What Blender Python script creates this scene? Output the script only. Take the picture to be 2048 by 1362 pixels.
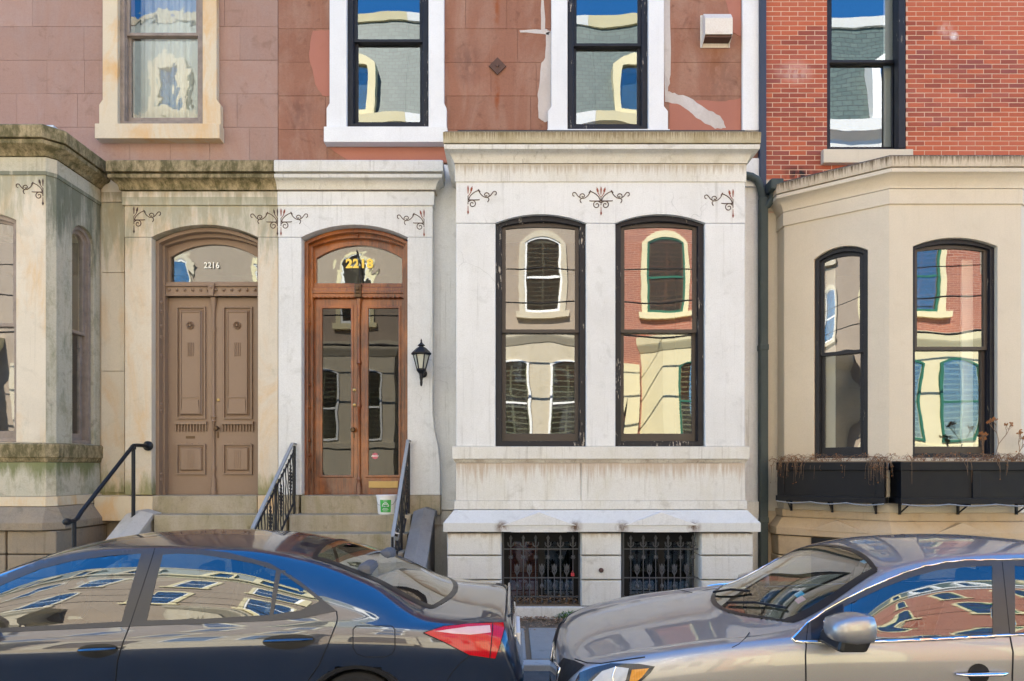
import bpy, bmesh, math, random
import numpy as np
from mathutils import Vector, Matrix
from mathutils.geometry import tessellate_polygon
from mathutils.bvhtree import BVHTree
random.seed(7)
for o in list(bpy.data.objects): bpy.data.objects.remove(o)
SC = bpy.context.scene
COL = SC.collection
R = math.radians

# ------------------------------------------------------------ camera, sky, sun, exposure
CX, HY, F, CZ = 1024., 933., 1320., 1.8          # photo principal column, horizon row, focal length (px), eye height
cam = bpy.data.cameras.new('camera'); camo = bpy.data.objects.new('camera', cam); COL.objects.link(camo)
cam.sensor_width = 36; cam.lens = 36 * F / 2048; cam.shift_y = (HY - 681) / 2048
cam.clip_start = .05; cam.clip_end = 800
camo.location = (0, 0, CZ); camo.rotation_euler = (R(90), 0, 0); SC.camera = camo

SUN_EL, SUN_AZ = 48, 20                          # sun stands behind the row, a little to the left
W = bpy.data.worlds.new('World'); SC.world = W; W.use_nodes = True
nt = W.node_tree; nt.nodes.clear()
sky = nt.nodes.new('ShaderNodeTexSky'); sky.sky_type = 'NISHITA'; sky.sun_disc = False
sky.sun_elevation = R(SUN_EL); sky.sun_rotation = R(-SUN_AZ); sky.air_density = 1.0; sky.dust_density = .0; sky.ozone_density = 6.0
bg = nt.nodes.new('ShaderNodeBackground'); bg.inputs[1].default_value = .115
wo = nt.nodes.new('ShaderNodeOutputWorld'); hs = nt.nodes.new('ShaderNodeHueSaturation'); hs.inputs['Saturation'].default_value = 1.25; nt.links.new(sky.outputs[0], hs.inputs['Color']); nt.links.new(hs.outputs[0], bg.inputs[0]); nt.links.new(bg.outputs[0], wo.inputs[0])
sl = bpy.data.lights.new('sun', 'SUN'); sl.energy = 5.0; sl.angle = R(.5); sl.color = (1, .93, .82)
so = bpy.data.objects.new('sun', sl); COL.objects.link(so)
sdir = Vector((-math.sin(R(SUN_AZ)) * math.cos(R(SUN_EL)), math.cos(R(SUN_AZ)) * math.cos(R(SUN_EL)), math.sin(R(SUN_EL))))
so.rotation_euler = (-sdir).to_track_quat('-Z', 'Y').to_euler(); so.location = (0, 0, 30)
vs = SC.view_settings; vs.view_transform = 'Standard'; vs.look = 'None'; vs.gamma = 1; vs.use_curve_mapping = False
vs.exposure = 2.55

# ------------------------------------------------------------ helpers
def PX(px, Y): return (px - CX) * Y / F
def PZ(py, Y): return CZ - (py - HY) * Y / F

class MB:
    """collects shapes that become ONE mesh object"""
    def __init__(s, M=None): s.v = []; s.f = []; s.M = M
    def add(s, vs, fs):
        b = len(s.v)
        for p in vs:
            p = Vector(p); s.v.append(tuple(s.M @ p) if s.M else tuple(p))
        s.f += [tuple(i + b for i in f) for f in fs]; return s
    def box(s, x0, x1, y0, y1, z0, z1):
        return s.add([(x0,y0,z0),(x1,y0,z0),(x1,y1,z0),(x0,y1,z0),(x0,y0,z1),(x1,y0,z1),(x1,y1,z1),(x0,y1,z1)],
                     [(0,3,2,1),(4,5,6,7),(0,1,5,4),(1,2,6,5),(2,3,7,6),(3,0,4,7)])
    def taper(s, x0, x1, z0, z1, y0, y1, c):     # raised panel: back at y1, front at y0 inset by c
        return s.add([(x0,y1,z0),(x1,y1,z0),(x1,y1,z1),(x0,y1,z1),(x0+c,y0,z0+c),(x1-c,y0,z0+c),(x1-c,y0,z1-c),(x0+c,y0,z1-c)],
                     [(4,5,6,7),(0,1,5,4),(1,2,6,5),(2,3,7,6),(3,0,4,7),(0,3,2,1)])
    def prism(s, poly, ax, a, b):
        n = len(poly)
        m = {'y': lambda p, t: (p[0], t, p[1]), 'x': lambda p, t: (t, p[0], p[1]), 'z': lambda p, t: (p[0], p[1], t)}[ax]
        vs = [m(p, a) for p in poly] + [m(p, b) for p in poly]
        tr = [tuple(t) for t in tessellate_polygon([[Vector((p[0], p[1], 0)) for p in poly]])]
        return s.add(vs, tr + [tuple(i + n for i in t) for t in tr] + [(i, (i+1) % n, (i+1) % n + n, i + n) for i in range(n)])
    def plate(s, outer, holes, y0, y1):
        loops = [outer] + list(holes); flat = [p for l in loops for p in l]; n = len(flat)
        tr = [tuple(t) for t in tessellate_polygon([[Vector((p[0], p[1], 0)) for p in l] for l in loops])]
        vs = [(p[0], y0, p[1]) for p in flat] + [(p[0], y1, p[1]) for p in flat]
        fs = tr + [tuple(i + n for i in t) for t in tr]; b = 0
        for l in loops:
            k = len(l)
            fs += [(b+i, b+(i+1) % k, b+(i+1) % k+n, b+i+n) for i in range(k)]; b += k
        return s.add(vs, fs)
    def tube(s, pts, r, n=6, flat=1.0, cap=True):
        pts = [Vector(p) for p in pts]; m = len(pts); vs = []; prev = None
        for i, p in enumerate(pts):
            t = (pts[min(i+1, m-1)] - pts[max(i-1, 0)]).normalized()
            if prev is None:
                a = Vector((0,0,1)) if abs(t.z) < .9 else Vector((0,1,0)); u = t.cross(a).normalized()
            else:
                u = (prev - t * prev.dot(t)).normalized()
            prev = u; w = t.cross(u); rr = r[i] if isinstance(r, (list, tuple)) else r
            vs += [p + u * math.cos(k*2*math.pi/n) * rr + w * math.sin(k*2*math.pi/n) * rr * flat for k in range(n)]
        fs = [(i*n+k, i*n+(k+1) % n, (i+1)*n+(k+1) % n, (i+1)*n+k) for i in range(m-1) for k in range(n)]
        if cap: fs += [tuple(range(n)), tuple(range((m-1)*n, m*n))]
        return s.add(vs, fs)
    def lathe(s, c, prof, n=14, ax='z'):
        vs = []
        for r, z in prof:
            for k in range(n):
                a = 2*math.pi*k/n; q = (r*math.cos(a), r*math.sin(a))
                vs.append((c[0]+q[0], c[1]+q[1], c[2]+z) if ax == 'z' else ((c[0]+q[0], c[1]+z, c[2]+q[1]) if ax == 'y' else (c[0]+z, c[1]+q[0], c[2]+q[1])))
        m = len(prof)
        return s.add(vs, [(i*n+k, i*n+(k+1) % n, (i+1)*n+(k+1) % n, (i+1)*n+k) for i in range(m-1) for k in range(n)] + [tuple(range(n)), tuple(range((m-1)*n, m*n))])
    def sweep(s, path, prof):
        """moulding: profile of (outward, z) carried along a plan path, mitred; outward = right of travel"""
        path = [Vector((p[0], p[1])) for p in path]; m = len(path); k = len(prof); vs = []
        nr = []
        for i in range(m-1):
            d = (path[i+1]-path[i]).normalized(); nr.append(Vector((d.y, -d.x)))
        for i, p in enumerate(path):
            if i == 0: o = nr[0]
            elif i == m-1: o = nr[-1]
            else:
                o = (nr[i-1] + nr[i]).normalized(); o = o / max(.3, o.dot(nr[i]))
            vs += [(p.x + o.x*d, p.y + o.y*d, z) for d, z in prof]
        fs = [(i*k+j, i*k+(j+1) % k, (i+1)*k+(j+1) % k, (i+1)*k+j) for i in range(m-1) for j in range(k)]
        tr = [tuple(t) for t in tessellate_polygon([[Vector((p[0], p[1], 0)) for p in prof]])]
        return s.add(vs, fs + tr + [tuple(j + (m-1)*k for j in t) for t in tr])
    def mesh(s, name, mat, smooth=None, recalc=True):
        me = bpy.data.meshes.new(name); me.from_pydata(s.v, [], s.f)
        if recalc:
            bm = bmesh.new(); bm.from_mesh(me); bmesh.ops.recalc_face_normals(bm, faces=bm.faces); bm.to_mesh(me); bm.free()
        me.materials.append(mat)
        if smooth is not None:
            me.polygons.foreach_set('use_smooth', [True]*len(me.polygons)); me.set_sharp_from_angle(angle=R(smooth))
        return me
    def build(s, name, mat, parent=None, bevel=0, smooth=None, recalc=True):
        return link(name, s.mesh(name, mat, smooth, recalc), parent, bevel)

ORG = {}
def link(name, me, parent=None, bevel=0, loc=None):
    o = bpy.data.objects.new(name, me); COL.objects.link(o)
    if loc is not None: o.location = loc
    if parent is not None:
        o.parent = parent; o.matrix_parent_inverse = Matrix.Translation(-Vector(ORG.get(parent.name, (0,0,0))))
    if bevel:
        b = o.modifiers.new('bevel', 'BEVEL'); b.width = bevel; b.segments = 2; b.limit_method = 'ANGLE'; b.angle_limit = R(35)
    return o
def tag(o, label=None, cat=None, group=None, kind=None):
    if label: o['label'] = label
    if cat: o['category'] = cat
    if group: o['group'] = group
    if kind: o['kind'] = kind
    return o
def thing(name, label, cat, loc, group=None):
    o = bpy.data.objects.new(name, None); COL.objects.link(o); o.location = loc; o.empty_display_size = .2
    ORG[o.name] = tuple(loc); return tag(o, label, cat, group)
def arch(u0, u1, v0, vs_, vc, n=14):
    pts = [(u0, v0), (u1, v0), (u1, vs_)]
    h = vc - vs_
    if h > 1e-4:
        c = (u0+u1)/2; hw = (u1-u0)/2; r = (hw*hw+h*h)/(2*h); a0 = math.asin(min(1, hw/r)); cz = vc - r
        pts += [(c + r*math.sin(a0*(1-2*i/n)), cz + r*math.cos(a0*(1-2*i/n))) for i in range(1, n)]
    pts.append((u0, vs_)); return pts
def rect(a, b, c, d): return [(a, c), (b, c), (b, d), (a, d)]
def subtract(r, h):
    (x0, x1, z0, z1), (a, b, c, d) = r, h
    if a >= x1 or b <= x0 or c >= z1 or d <= z0: return [r]
    out = []
    if a > x0: out.append((x0, a, z0, z1))
    if b < x1: out.append((b, x1, z0, z1))
    m0, m1 = max(x0, a), min(x1, b)
    if c > z0: out.append((m0, m1, z0, c))
    if d < z1: out.append((m0, m1, d, z1))
    return out
def frame(ox, oy, dx, dy):
    """local (u, w inward, v up) -> world for a wall through (ox,oy) running along (dx,dy), outside on its right"""
    d = Vector((dx, dy)).normalized(); n = Vector((-d.y, d.x))
    return Matrix(((d.x, n.x, 0, ox), (d.y, n.y, 0, oy), (0, 0, 1, 0), (0, 0, 0, 1)))

# ------------------------------------------------------------ materials
class G:
    def __init__(s, name, rough=.6, metal=0, spec=.5):
        s.m = bpy.data.materials.new(name); s.m.use_nodes = True; s.t = s.m.node_tree; s.t.nodes.clear()
        s.o = s.n('ShaderNodeOutputMaterial'); s.b = s.n('ShaderNodeBsdfPrincipled')
        s.t.links.new(s.b.outputs[0], s.o.inputs[0]); s.b.inputs['Roughness'].default_value = rough
        s.b.inputs['Metallic'].default_value = metal; s.b.inputs['Specular IOR Level'].default_value = spec
        g = s.n('ShaderNodeNewGeometry'); s.P = g.outputs['Position']; s.NRM = g.outputs['Normal']
    def n(s, t, props=None, **ins):
        x = s.t.nodes.new(t)
        for k, v in (props or {}).items(): setattr(x, k, v)
        for k, v in ins.items(): s.set(x.inputs[k.replace('_', ' ')], v)
        return x
    def set(s, sock, v):
        if isinstance(v, bpy.types.NodeSocket): s.t.links.new(v, sock)
        elif isinstance(v, (tuple, list)) and len(v) == 3 and sock.type == 'RGBA': sock.default_value = (*v, 1)
        else: sock.default_value = v
    def vec(s, sc, off=0):
        m = s.n('ShaderNodeMapping', Vector=s.P); m.inputs['Scale'].default_value = sc; m.inputs['Location'].default_value = (off, off*.7, off*1.3); return m.outputs[0]
    def noise(s, scale, detail=4, sc=(1,1,1), off=0, rough=.6, dist=0):
        return s.n('ShaderNodeTexNoise', Vector=s.vec(sc, off), Scale=scale, Detail=detail, Roughness=rough, Distortion=dist).outputs[0]
    def ramp(s, f, a, b, lo=0, hi=1):
        return s.n('ShaderNodeMapRange', Value=f, From_Min=a, From_Max=b, To_Min=lo, To_Max=hi).outputs[0]
    def mul(s, a, b, op='MULTIPLY'):
        x = s.n('ShaderNodeMath', {'operation': op}); s.set(x.inputs[0], a); s.set(x.inputs[1], b); return x.outputs[0]
    def mix(s, f, a, b, mode='MIX'):
        x = s.n('ShaderNodeMix', {'data_type': 'RGBA', 'blend_type': mode})
        s.set(x.inputs[0], f); s.set(x.inputs[6], a); s.set(x.inputs[7], b); return x.outputs[2]
    def rnd(s): return s.n('ShaderNodeObjectInfo').outputs['Random']
    def hsv(s, c, v=1., h=.5, sat=1.):
        return s.n('ShaderNodeHueSaturation', Hue=h, Saturation=sat, Value=v, Color=c).outputs[0]
    def bump(s, h, strength=.3, dist=.01, nrm=None):
        b = s.n('ShaderNodeBump', Height=h); b.inputs['Strength'].default_value = strength; b.inputs['Distance'].default_value = dist
        if nrm: s.set(b.inputs['Normal'], nrm)
        return b.outputs[0]
    def done(s, col, nrm=None, rough=None):
        s.set(s.b.inputs['Base Color'], col)
        if nrm: s.set(s.b.inputs['Normal'], nrm)
        if rough is not None: s.set(s.b.inputs['Roughness'], rough)
        return s.m

def plain(name, c, rough=.5, metal=0, var=.12, bump=.15, scale=18, coat=0, spec=.3):
    g = G(name, rough, metal, spec); f = g.noise(scale, 5)
    col = g.mix(f, tuple(x*(1-var) for x in c), tuple(min(1, x*(1+var)) for x in c))
    if coat: g.b.inputs['Coat Weight'].default_value = coat; g.b.inputs['Coat Roughness'].default_value = .05
    return g.done(col, g.bump(g.noise(scale*4, 3), bump, .004) if bump else None, g.ramp(g.noise(scale*.5, 3), .3, .7, rough*.85, min(1, rough*1.15)))

def spot(g, col, sx, sy, sz, sr, zs=1., sc=(.13, .085, .06), amt=1.):
    dd = g.n('ShaderNodeVectorMath', {'operation': 'DISTANCE'}); g.set(dd.inputs[0], g.vec((1, 1, zs))); dd.inputs[1].default_value = (sx, sy, sz*zs)
    return g.mix(g.mul(g.mul(g.ramp(dd.outputs['Value'], sr, sr*.2), g.ramp(g.noise(14, 6, (1, 1, .6), 60), .35, .55)), amt), col, sc)
def stone(name, c, stain, tint=None, tint_amt=.5, streak=.25, blotch=.4, rough=.75, bump=.25, moss=None, moss_amt=0., rnd=.0, off=0, crack=0, msc=5, spots=(), drips=()):
    g = G(name, rough, spec=.12)
    n1 = g.noise(1.3, 5, off=off); n2 = g.noise(5, 6, off=off+3, dist=.6); st = g.noise(1, 5, (26, 26, .9), off+5, .7); fine = g.noise(70, 3, off=off)
    col = g.mix(g.ramp(n1, .3, .7), tuple(x*.94 for x in c), tuple(min(.9, x*1.05) for x in c))
    if tint: col = g.mix(g.mul(g.ramp(g.noise(1.7, 6, (1.4, 1.4, .55), off+11, .65, 1.2), .45, .72), tint_amt), col, tint)
    col = g.mix(g.mul(g.ramp(n2, .58, .78), blotch), col, stain)
    col = g.mix(g.mul(g.mul(g.ramp(st, .55, .8), g.ramp(g.noise(.9, 3, off=off+20), .35, .65)), streak), col, stain)
    if moss: col = g.mix(g.mul(g.ramp(g.noise(msc, 8, (1, 1, .45), off+31, .75, .15), .62-.35*moss_amt, .8-.35*moss_amt), min(1, .5+moss_amt*.5)), col, moss)
    col = g.mix(g.mul(g.ramp(fine, .35, .7), .18), col, stain)
    col = g.mix(g.mul(g.ramp(g.noise(16, 7, (1, 1, 1.6), off+25, .7, 1.5), .5, .75), .35*blotch), col, stain)
    col = g.mix(g.mul(g.ramp(g.noise(3.5, 7, off=off+28, dist=.8), .6, .8), .4*blotch), col, tuple(min(.85, x*1.35) for x in c))
    if crack:
        v = g.n('ShaderNodeTexVoronoi', {'feature': 'DISTANCE_TO_EDGE'}, Vector=g.n('ShaderNodeVectorMath', {'operation': 'ADD'}, ).outputs[0], Scale=1.1)
        va = v.inputs['Vector'].links[0].from_node; g.set(va.inputs[0], g.P)
        nz = g.n('ShaderNodeTexNoise', Vector=g.P, Scale=1.2, Detail=3.); g.set(va.inputs[1], nz.outputs['Color'])
        lin = g.mul(g.ramp(v.outputs['Distance'], .0, .004, 1, 0), g.ramp(g.noise(.8, 2, off=off+40), .60, .66)); col = g.mix(g.mul(lin, crack), col, tuple(x*.5 for x in stain))
    for sp in spots:
        col = spot(g, col, *sp)
    for (za, zb_, dc, amt, xs) in drips:
        zz = g.n('ShaderNodeSeparateXYZ', Vector=g.P).outputs[2]
        band = g.mul(g.ramp(zz, za, zb_, 1, 0), g.ramp(zz, za, za+(.004 if za > zb_ else -.004), 1, 0))
        dn = g.noise(1, 5, (xs, xs, 1.2), off+70, .7); col = g.mix(g.mul(g.ramp(g.mul(dn, g.mul(band, .55), 'ADD'), .78, 1.0), amt), col, dc)
    if rnd: col = g.hsv(col, g.ramp(g.rnd(), 0, 1, 1-rnd, 1+rnd))
    nb = g.bump(g.noise(9, 6, off=off), bump*.7, .006, g.bump(fine, bump, .003))
    return g.done(col, nb, g.ramp(n2, .3, .7, rough-.1, min(1, rough+.1)))

M = {}
M['white'] = stone('white painted marble', (.685, .68, .655), (.27, .26, .225), (.60, .59, .555), .5, .8, .34, .55, .12, crack=.4)
M['white2'] = stone('white marble weathered', (.665, .65, .60), (.22, .185, .13), (.56, .52, .41), .5, 1., .4, .65, .2, off=9, drips=[(PZ(926, 8.), PZ(985, 8.), (.36, .24, .15), .6, 30), (PZ(1064, 7.9), PZ(1085, 7.9), (.30, .22, .14), .6, 14), (PZ(320, 7.9), PZ(360, 7.9), (.33, .26, .18), .7, 26)])
M['whitetrim'] = stone('white window trim', (.72, .72, .71), (.40, .385, .35), None, 0, .35, .12, .5, .08, off=15)
M['watertable'] = stone('stained white ledge', (.61, .605, .565), (.34, .32, .29), (.6, .58, .55), .5, .6, .4, .55, .12, off=3, spots=[(PX(p, 7.86), 7.86, PZ(1054, 7.86), .10) for p in (1003, 1150, 1244, 1388)])
M['grime'] = stone('grimy sill moulding', (.62, .58, .50), (.10, .065, .04), (.30, .21, .14), .7, 1.3, .8, .8, .2, off=17)
M['capstone'] = stone('lichened cap stone', (.46, .40, .27), (.12, .085, .04), (.30, .24, .12), .8, 1., .7, .85, .5, off=4, drips=[(PZ(263, 7.9), PZ(300, 7.9), (.16, .115, .055), .8, 55)])
M['cream'] = stone('cream veined marble', (.62, .55, .44), (.33, .29, .22), (.60, .37, .15), .7, .5, .35, .55, .12, moss=(.25, .25, .17), moss_amt=.02, off=2, msc=4, drips=[(PZ(375, 8.78), PZ(440, 8.78), (.17, .15, .08), .6, 9), (PZ(343, 8.), PZ(600, 8.), (.21, .22, .14), .6, 7), (PZ(991, 8.78), PZ(900, 8.78), (.19, .19, .07), .8, 5)])
M['creamgreen'] = stone('greened marble', (.47, .435, .34), (.14, .14, .10), (.58, .48, .34), .5, 1., .8, .7, .2, moss=(.14, .16, .08), moss_amt=.35, off=6, msc=4, drips=[(PZ(343, 8.), PZ(640, 8.), (.11, .12, .08), .8, 9), (PZ(924, 8.), PZ(995, 8.), (.12, .14, .04), .8, 6)])
M['mossy'] = stone('mossy cornice stone', (.36, .285, .165), (.055, .05, .025), (.50, .38, .22), .6, 1., .8, .85, .6, moss=(.07, .064, .026), moss_amt=.62, off=12, msc=9)
M['tanframe'] = stone('orange cream stone', (.61, .515, .37), (.42, .33, .2), (.62, .33, .10), .8, .35, .3, .6, .15, off=22)
M['darkstone'] = stone('grey brown base stone', (.27, .22, .16), (.09, .07, .05), (.38, .28, .17), .7, .9, .6, .8, .4, off=30)
M['pinkbrown'] = stone('pink brownstone', (.345, .215, .168), (.19, .11, .08), (.35, .25, .215), .8, .4, .6, .8, .3, rnd=.07, off=1)
M['redbrown'] = stone('red brownstone', (.285, .135, .088), (.12, .058, .04), (.34, .205, .15), .9, .5, .8, .85, .4, rnd=.07, off=40, spots=[(PX(994, 8.95), 8.95, PZ(190, 8.95), .05, .12, (.24, .06, .015), .8), (PX(993, 8.95), 8.95, PZ(10, 8.95), .06, .15, (.25, .07, .02), .8), (PX(1432, 8.95), 8.95, PZ(125, 8.95), .16, .5, (.26, .09, .03), .7), (PX(935, 8.95), 8.95, PZ(130, 8.95), .25, .7, (.16, .08, .06), .7), (PX(600, 8.95), 8.95, PZ(225, 8.95), .28, .7, (.16, .08, .06), .6), (PX(1440, 8.95), 8.95, PZ(150, 8.95), .35, .5, (.19, .10, .07), .6)])
M['stucco_red'] = stone('red stucco patch', (.37, .155, .11), (.28, .115, .085), None, 0, .3, .3, .9, .2, off=44)
M['mortar_grey'] = stone('grey patching mortar', (.50, .45, .41), (.33, .28, .25), (.6, .56, .53), .7, .3, .5, .9, .6, off=50)
M['creampaint'] = stone('cream beige paint', (.60, .53, .415), (.36, .30, .19), (.55, .50, .40), .5, .35, .15, .5, .08, off=55)
M['creamcap'] = stone('streaked cream cap', (.56, .48, .36), (.17, .12, .06), (.42, .33, .2), .6, 1.1, .4, .7, .2, off=58, drips=[(PZ(309, 7.9), PZ(345, 7.9), (.10, .07, .035), .95, 42)])
M['tanbase'] = stone('tan sandstone base', (.50, .39, .26), (.27, .21, .15), (.52, .37, .2), .7, .6, .5, .8, .3, off=60)
M['stepstone'] = stone('weathered step stone', (.40, .34, .25), (.13, .105, .06), (.30, .26, .15), .9, 1., .9, .85, .35, moss=(.17, .155, .06), moss_amt=.22, off=64)
M['slate_cheek'] = stone('grey slate cheek', (.22, .215, .21), (.10, .095, .085), (.27, .26, .25), .6, .8, .5, .7, .25, off=68)
M['palecheek'] = stone('pale cheek stone', (.50, .46, .40), (.26, .23, .17), (.40, .37, .31), .6, .6, .4, .8, .25, off=70)
M['concrete'] = stone('pavement concrete', (.33, .31, .275), (.17, .155, .13), (.40, .37, .32), .6, 0, .5, .9, .5, rnd=.12, off=80)
M['kerb'] = stone('granite kerb', (.52, .50, .46), (.26, .24, .2), None, 0, 0, .5, .85, .5, rnd=.08, off=84)
M['asphalt'] = stone('road asphalt', (.13, .125, .115), (.05, .048, .045), (.19, .18, .165), .6, 0, .6, .9, .8, off=88)
M['dirt'] = stone('dirt joint', (.22, .165, .11), (.06, .045, .03), None, 0, 0, .7, .95, .9, off=90)
def brickmat():
    g = G('red brick', .8, spec=.3); r = g.rnd()
    c = g.mix(g.ramp(r, .15, .75), (.25, .062, .038), (.42, .105, .048)); c = g.mix(g.ramp(r, .8, 1.), c, (.22, .062, .05))
    c = g.mix(g.mul(g.ramp(g.noise(2.2, 5, off=3), .45, .75), .35), c, (.42, .14, .1)); c = g.mix(g.mul(g.ramp(g.noise(40, 4), .55, .8), .5), c, (.20, .05, .04))
    c = g.mix(g.mul(g.ramp(g.noise(3.1, 6, off=8, dist=1), .68, .8), .5), c, (.55, .36, .3))
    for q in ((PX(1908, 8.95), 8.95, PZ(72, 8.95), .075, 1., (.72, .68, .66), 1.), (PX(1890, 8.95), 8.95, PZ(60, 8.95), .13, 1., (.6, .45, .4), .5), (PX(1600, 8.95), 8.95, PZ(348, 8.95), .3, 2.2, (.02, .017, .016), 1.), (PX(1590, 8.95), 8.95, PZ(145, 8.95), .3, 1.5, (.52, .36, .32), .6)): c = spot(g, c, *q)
    return g.done(c, g.bump(g.noise(90, 4), .4, .003))
M['brick'] = brickmat()
M['brickmortar'] = stone('brick mortar', (.62, .44, .34), (.38, .24, .17), None, 0, .3, .4, .9, .5, off=95)
def peel(name, base, chip, amt):
    g = G(name, .42, spec=.25); f = g.noise(1, 6, (38, 38, 7), 3, .7); a = g.ramp(g.mul(f, g.ramp(g.noise(2.3, 3, off=7), .3, .7, .7, 1.15)), .60-amt, .63-amt)
    c = g.mix(g.ramp(g.noise(8, 4), .3, .7), tuple(x*.8 for x in base), tuple(x*1.2 for x in base))
    return g.done(g.mix(a, c, chip), g.bump(a, .3, .002))
M['blackpeel'] = peel('peeling black paint', (.013, .014, .019), (.36, .32, .27), .015)
M['blackpaint'] = peel('black gloss paint', (.014, .015, .020), (.2, .17, .13), -.05)
M['sashbrown'] = plain('dark brown sash', (.055, .044, .037), .4, bump=.05)
M['sashtaupe'] = peel('taupe window paint', (.25, .20, .165), (.10, .09, .08), -.035)
M['taupe'] = plain('taupe door paint', (.25, .172, .118), .38, var=.06, bump=.06)
def wood():
    g = G('varnished oak', .28); v = g.vec((16, 16, 1.1)); n = g.n('ShaderNodeTexNoise', Vector=v, Scale=2.2, Detail=7., Roughness=.65, Distortion=1.2).outputs[0]
    c = g.mix(g.ramp(n, .3, .72), (.03, .007, .002), (.25, .058, .007)); c = g.mix(g.mul(g.ramp(g.noise(1.4, 4, off=4), .45, .7), .8), c, (.45, .135, .015))
    c = g.mix(g.mul(g.ramp(g.noise(6, 6, (2, 2, .8), 9), .6, .75), .6), c, (.03, .010, .004))
    z = g.n('ShaderNodeSeparateXYZ', Vector=g.P).outputs[2]                 # worn bottom rails
    wr = g.mul(g.ramp(z, 1.9, 1.45), g.ramp(g.noise(7, 6, (1, 1, .6), 2), .42, .6)); c = g.mix(g.mul(wr, .75), c, (.20, .105, .065))
    g.b.inputs['Coat Weight'].default_value = .5; g.b.inputs['Coat Roughness'].default_value = .15
    return g.done(c, g.bump(n, .15, .003), g.ramp(wr, 0, 1, .3, .7))
M['wood'] = wood()
M['woodrail'] = M['wood']
M['iron'] = plain('black wrought iron', (.012, .013, .016), .45, bump=.3, scale=40)
M['irongrey'] = plain('grey iron grille', (.075, .077, .082), .5, bump=.3, scale=40)
M['greyrail'] = plain('grey enamel handrail', (.27, .28, .285), .45, .0)
M['rust'] = plain('rusted iron', (.10, .055, .04), .8, var=.3, bump=.5, scale=30)
M['brass'] = plain('brass', (.38, .27, .12), .35, .8)
M['bronze'] = plain('dark bronze', (.10, .065, .04), .4, .8)
M['chrome'] = plain('chrome', (.8, .8, .8), .12, 1, var=.02, bump=0)
M['black'] = plain('matt black', (.010, .010, .011), .6, bump=.1)
M['blacktrim'] = plain('black rubber trim', (.012, .012, .013), .35, bump=0)
M['gasket'] = plain('grey brown pillar vinyl', (.055, .052, .05), .35, .0, var=.05, bump=0)
M['downpipe'] = stone('green grey downpipe paint', (.058, .075, .073), (.03, .035, .035), (.09, .105, .10), .6, .6, .4, .5, .1, off=101)
M['bluepipe'] = plain('blue black pipe', (.035, .045, .07), .45)
M['boxblack'] = plain('black planter paint', (.0085, .009, .011), .5, var=.3, spec=.2)
M['roofing'] = stone('dark roofing felt', (.05, .05, .055), (.12, .11, .09), None, 0, 0, .6, .9, .8, off=105)
M['metalroof'] = plain('pale metal flashing', (.55, .60, .66), .45, .2)
M['vent'] = stone('white enamel vent', (.68, .63, .55), (.38, .2, .08), None, 0, .6, .25, .5, .1, off=110)
M['curtain'] = plain('white curtain cloth', (.74, .74, .71), .9, var=.05, bump=.2, scale=60)
M['redcurtain'] = plain('brown red curtain', (.16, .045, .035), .9)
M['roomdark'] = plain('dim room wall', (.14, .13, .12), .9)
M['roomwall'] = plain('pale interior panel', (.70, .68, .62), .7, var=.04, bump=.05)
M['plasticwhite'] = plain('white plastic', (.80, .80, .78), .35, var=.02, bump=0)
M['green'] = plain('green print', (.06, .40, .07), .5, var=.03, bump=0)
M['numwhite'] = plain('white lettering', (.85, .85, .8), .4, var=.01, bump=0)
M['gold'] = plain('gilt lettering', (.95, .68, .12), .4, .0, var=.03, bump=0)
M['ornament'] = plain('dark incised line', (.085, .055, .045), .8, var=.3)
M['ornamentred'] = plain('red incised line', (.26, .075, .05), .8, var=.3)
M['drystem'] = plain('dry stems', (.20, .125, .075), .9, var=.4)
M['dryflower'] = plain('dry seed heads', (.30, .13, .05), .9, var=.4)
def leafmat(name, a, b):
    g = G(name, .7); return g.done(g.mix(g.ramp(g.noise(35, 2), .35, .65), a, b))
M['leaflitter'] = leafmat('dead leaves', (.13, .075, .04), (.40, .26, .15))
M['weed'] = leafmat('green weed leaves', (.05, .11, .02), (.12, .24, .04))
def glass(name, fac, tint, wav=.35, wsc=2.2, rough=0.0, dist=.004):
    g = G(name); g.t.nodes.remove(g.b)
    tr = g.n('ShaderNodeBsdfTransparent', Color=tint)
    ob = g.n('ShaderNodeObjectInfo'); ad = g.n('ShaderNodeVectorMath', {'operation': 'MULTIPLY_ADD'}); g.set(ad.inputs[0], ob.outputs['Random']); ad.inputs[1].default_value = (40, 23, 31); g.set(ad.inputs[2], g.P)
    n = g.n('ShaderNodeTexNoise', Vector=ad.outputs[0], Scale=wsc, Detail=1.5, Roughness=.4, Distortion=.4).outputs[0]
    gl = g.n('ShaderNodeBsdfGlossy', Color=(1, 1, 1), Roughness=rough, Normal=g.bump(n, wav, dist))
    lw = g.n('ShaderNodeLayerWeight', Blend=.5); f = g.ramp(g.mul(lw.outputs['Facing'], 4., 'POWER'), 0, 1, fac, 1)
    mx = g.n('ShaderNodeMixShader', Fac=f); g.t.links.new(tr.outputs[0], mx.inputs[1]); g.t.links.new(gl.outputs[0], mx.inputs[2])
    g.t.links.new(mx.outputs[0], g.o.inputs[0]); return g.m
M['glass'] = glass('window glass', .21, (.80, .84, .82), .25, 1.3, dist=.006)
M['glassold'] = glass('old wavy glass', .13, (.75, .78, .75), .35, 5, dist=.004)
M['glassdoor'] = glass('door plate glass', .045, (.34, .31, .27), .25, 1.6, dist=.005)
M['carglass'] = glass('car side glass', .15, (.46, .52, .50), .2, 1.3, dist=.003)
M['windscreen'] = glass('windscreen glass', .17, (.66, .76, .72), .1, 1., dist=.002)
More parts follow.
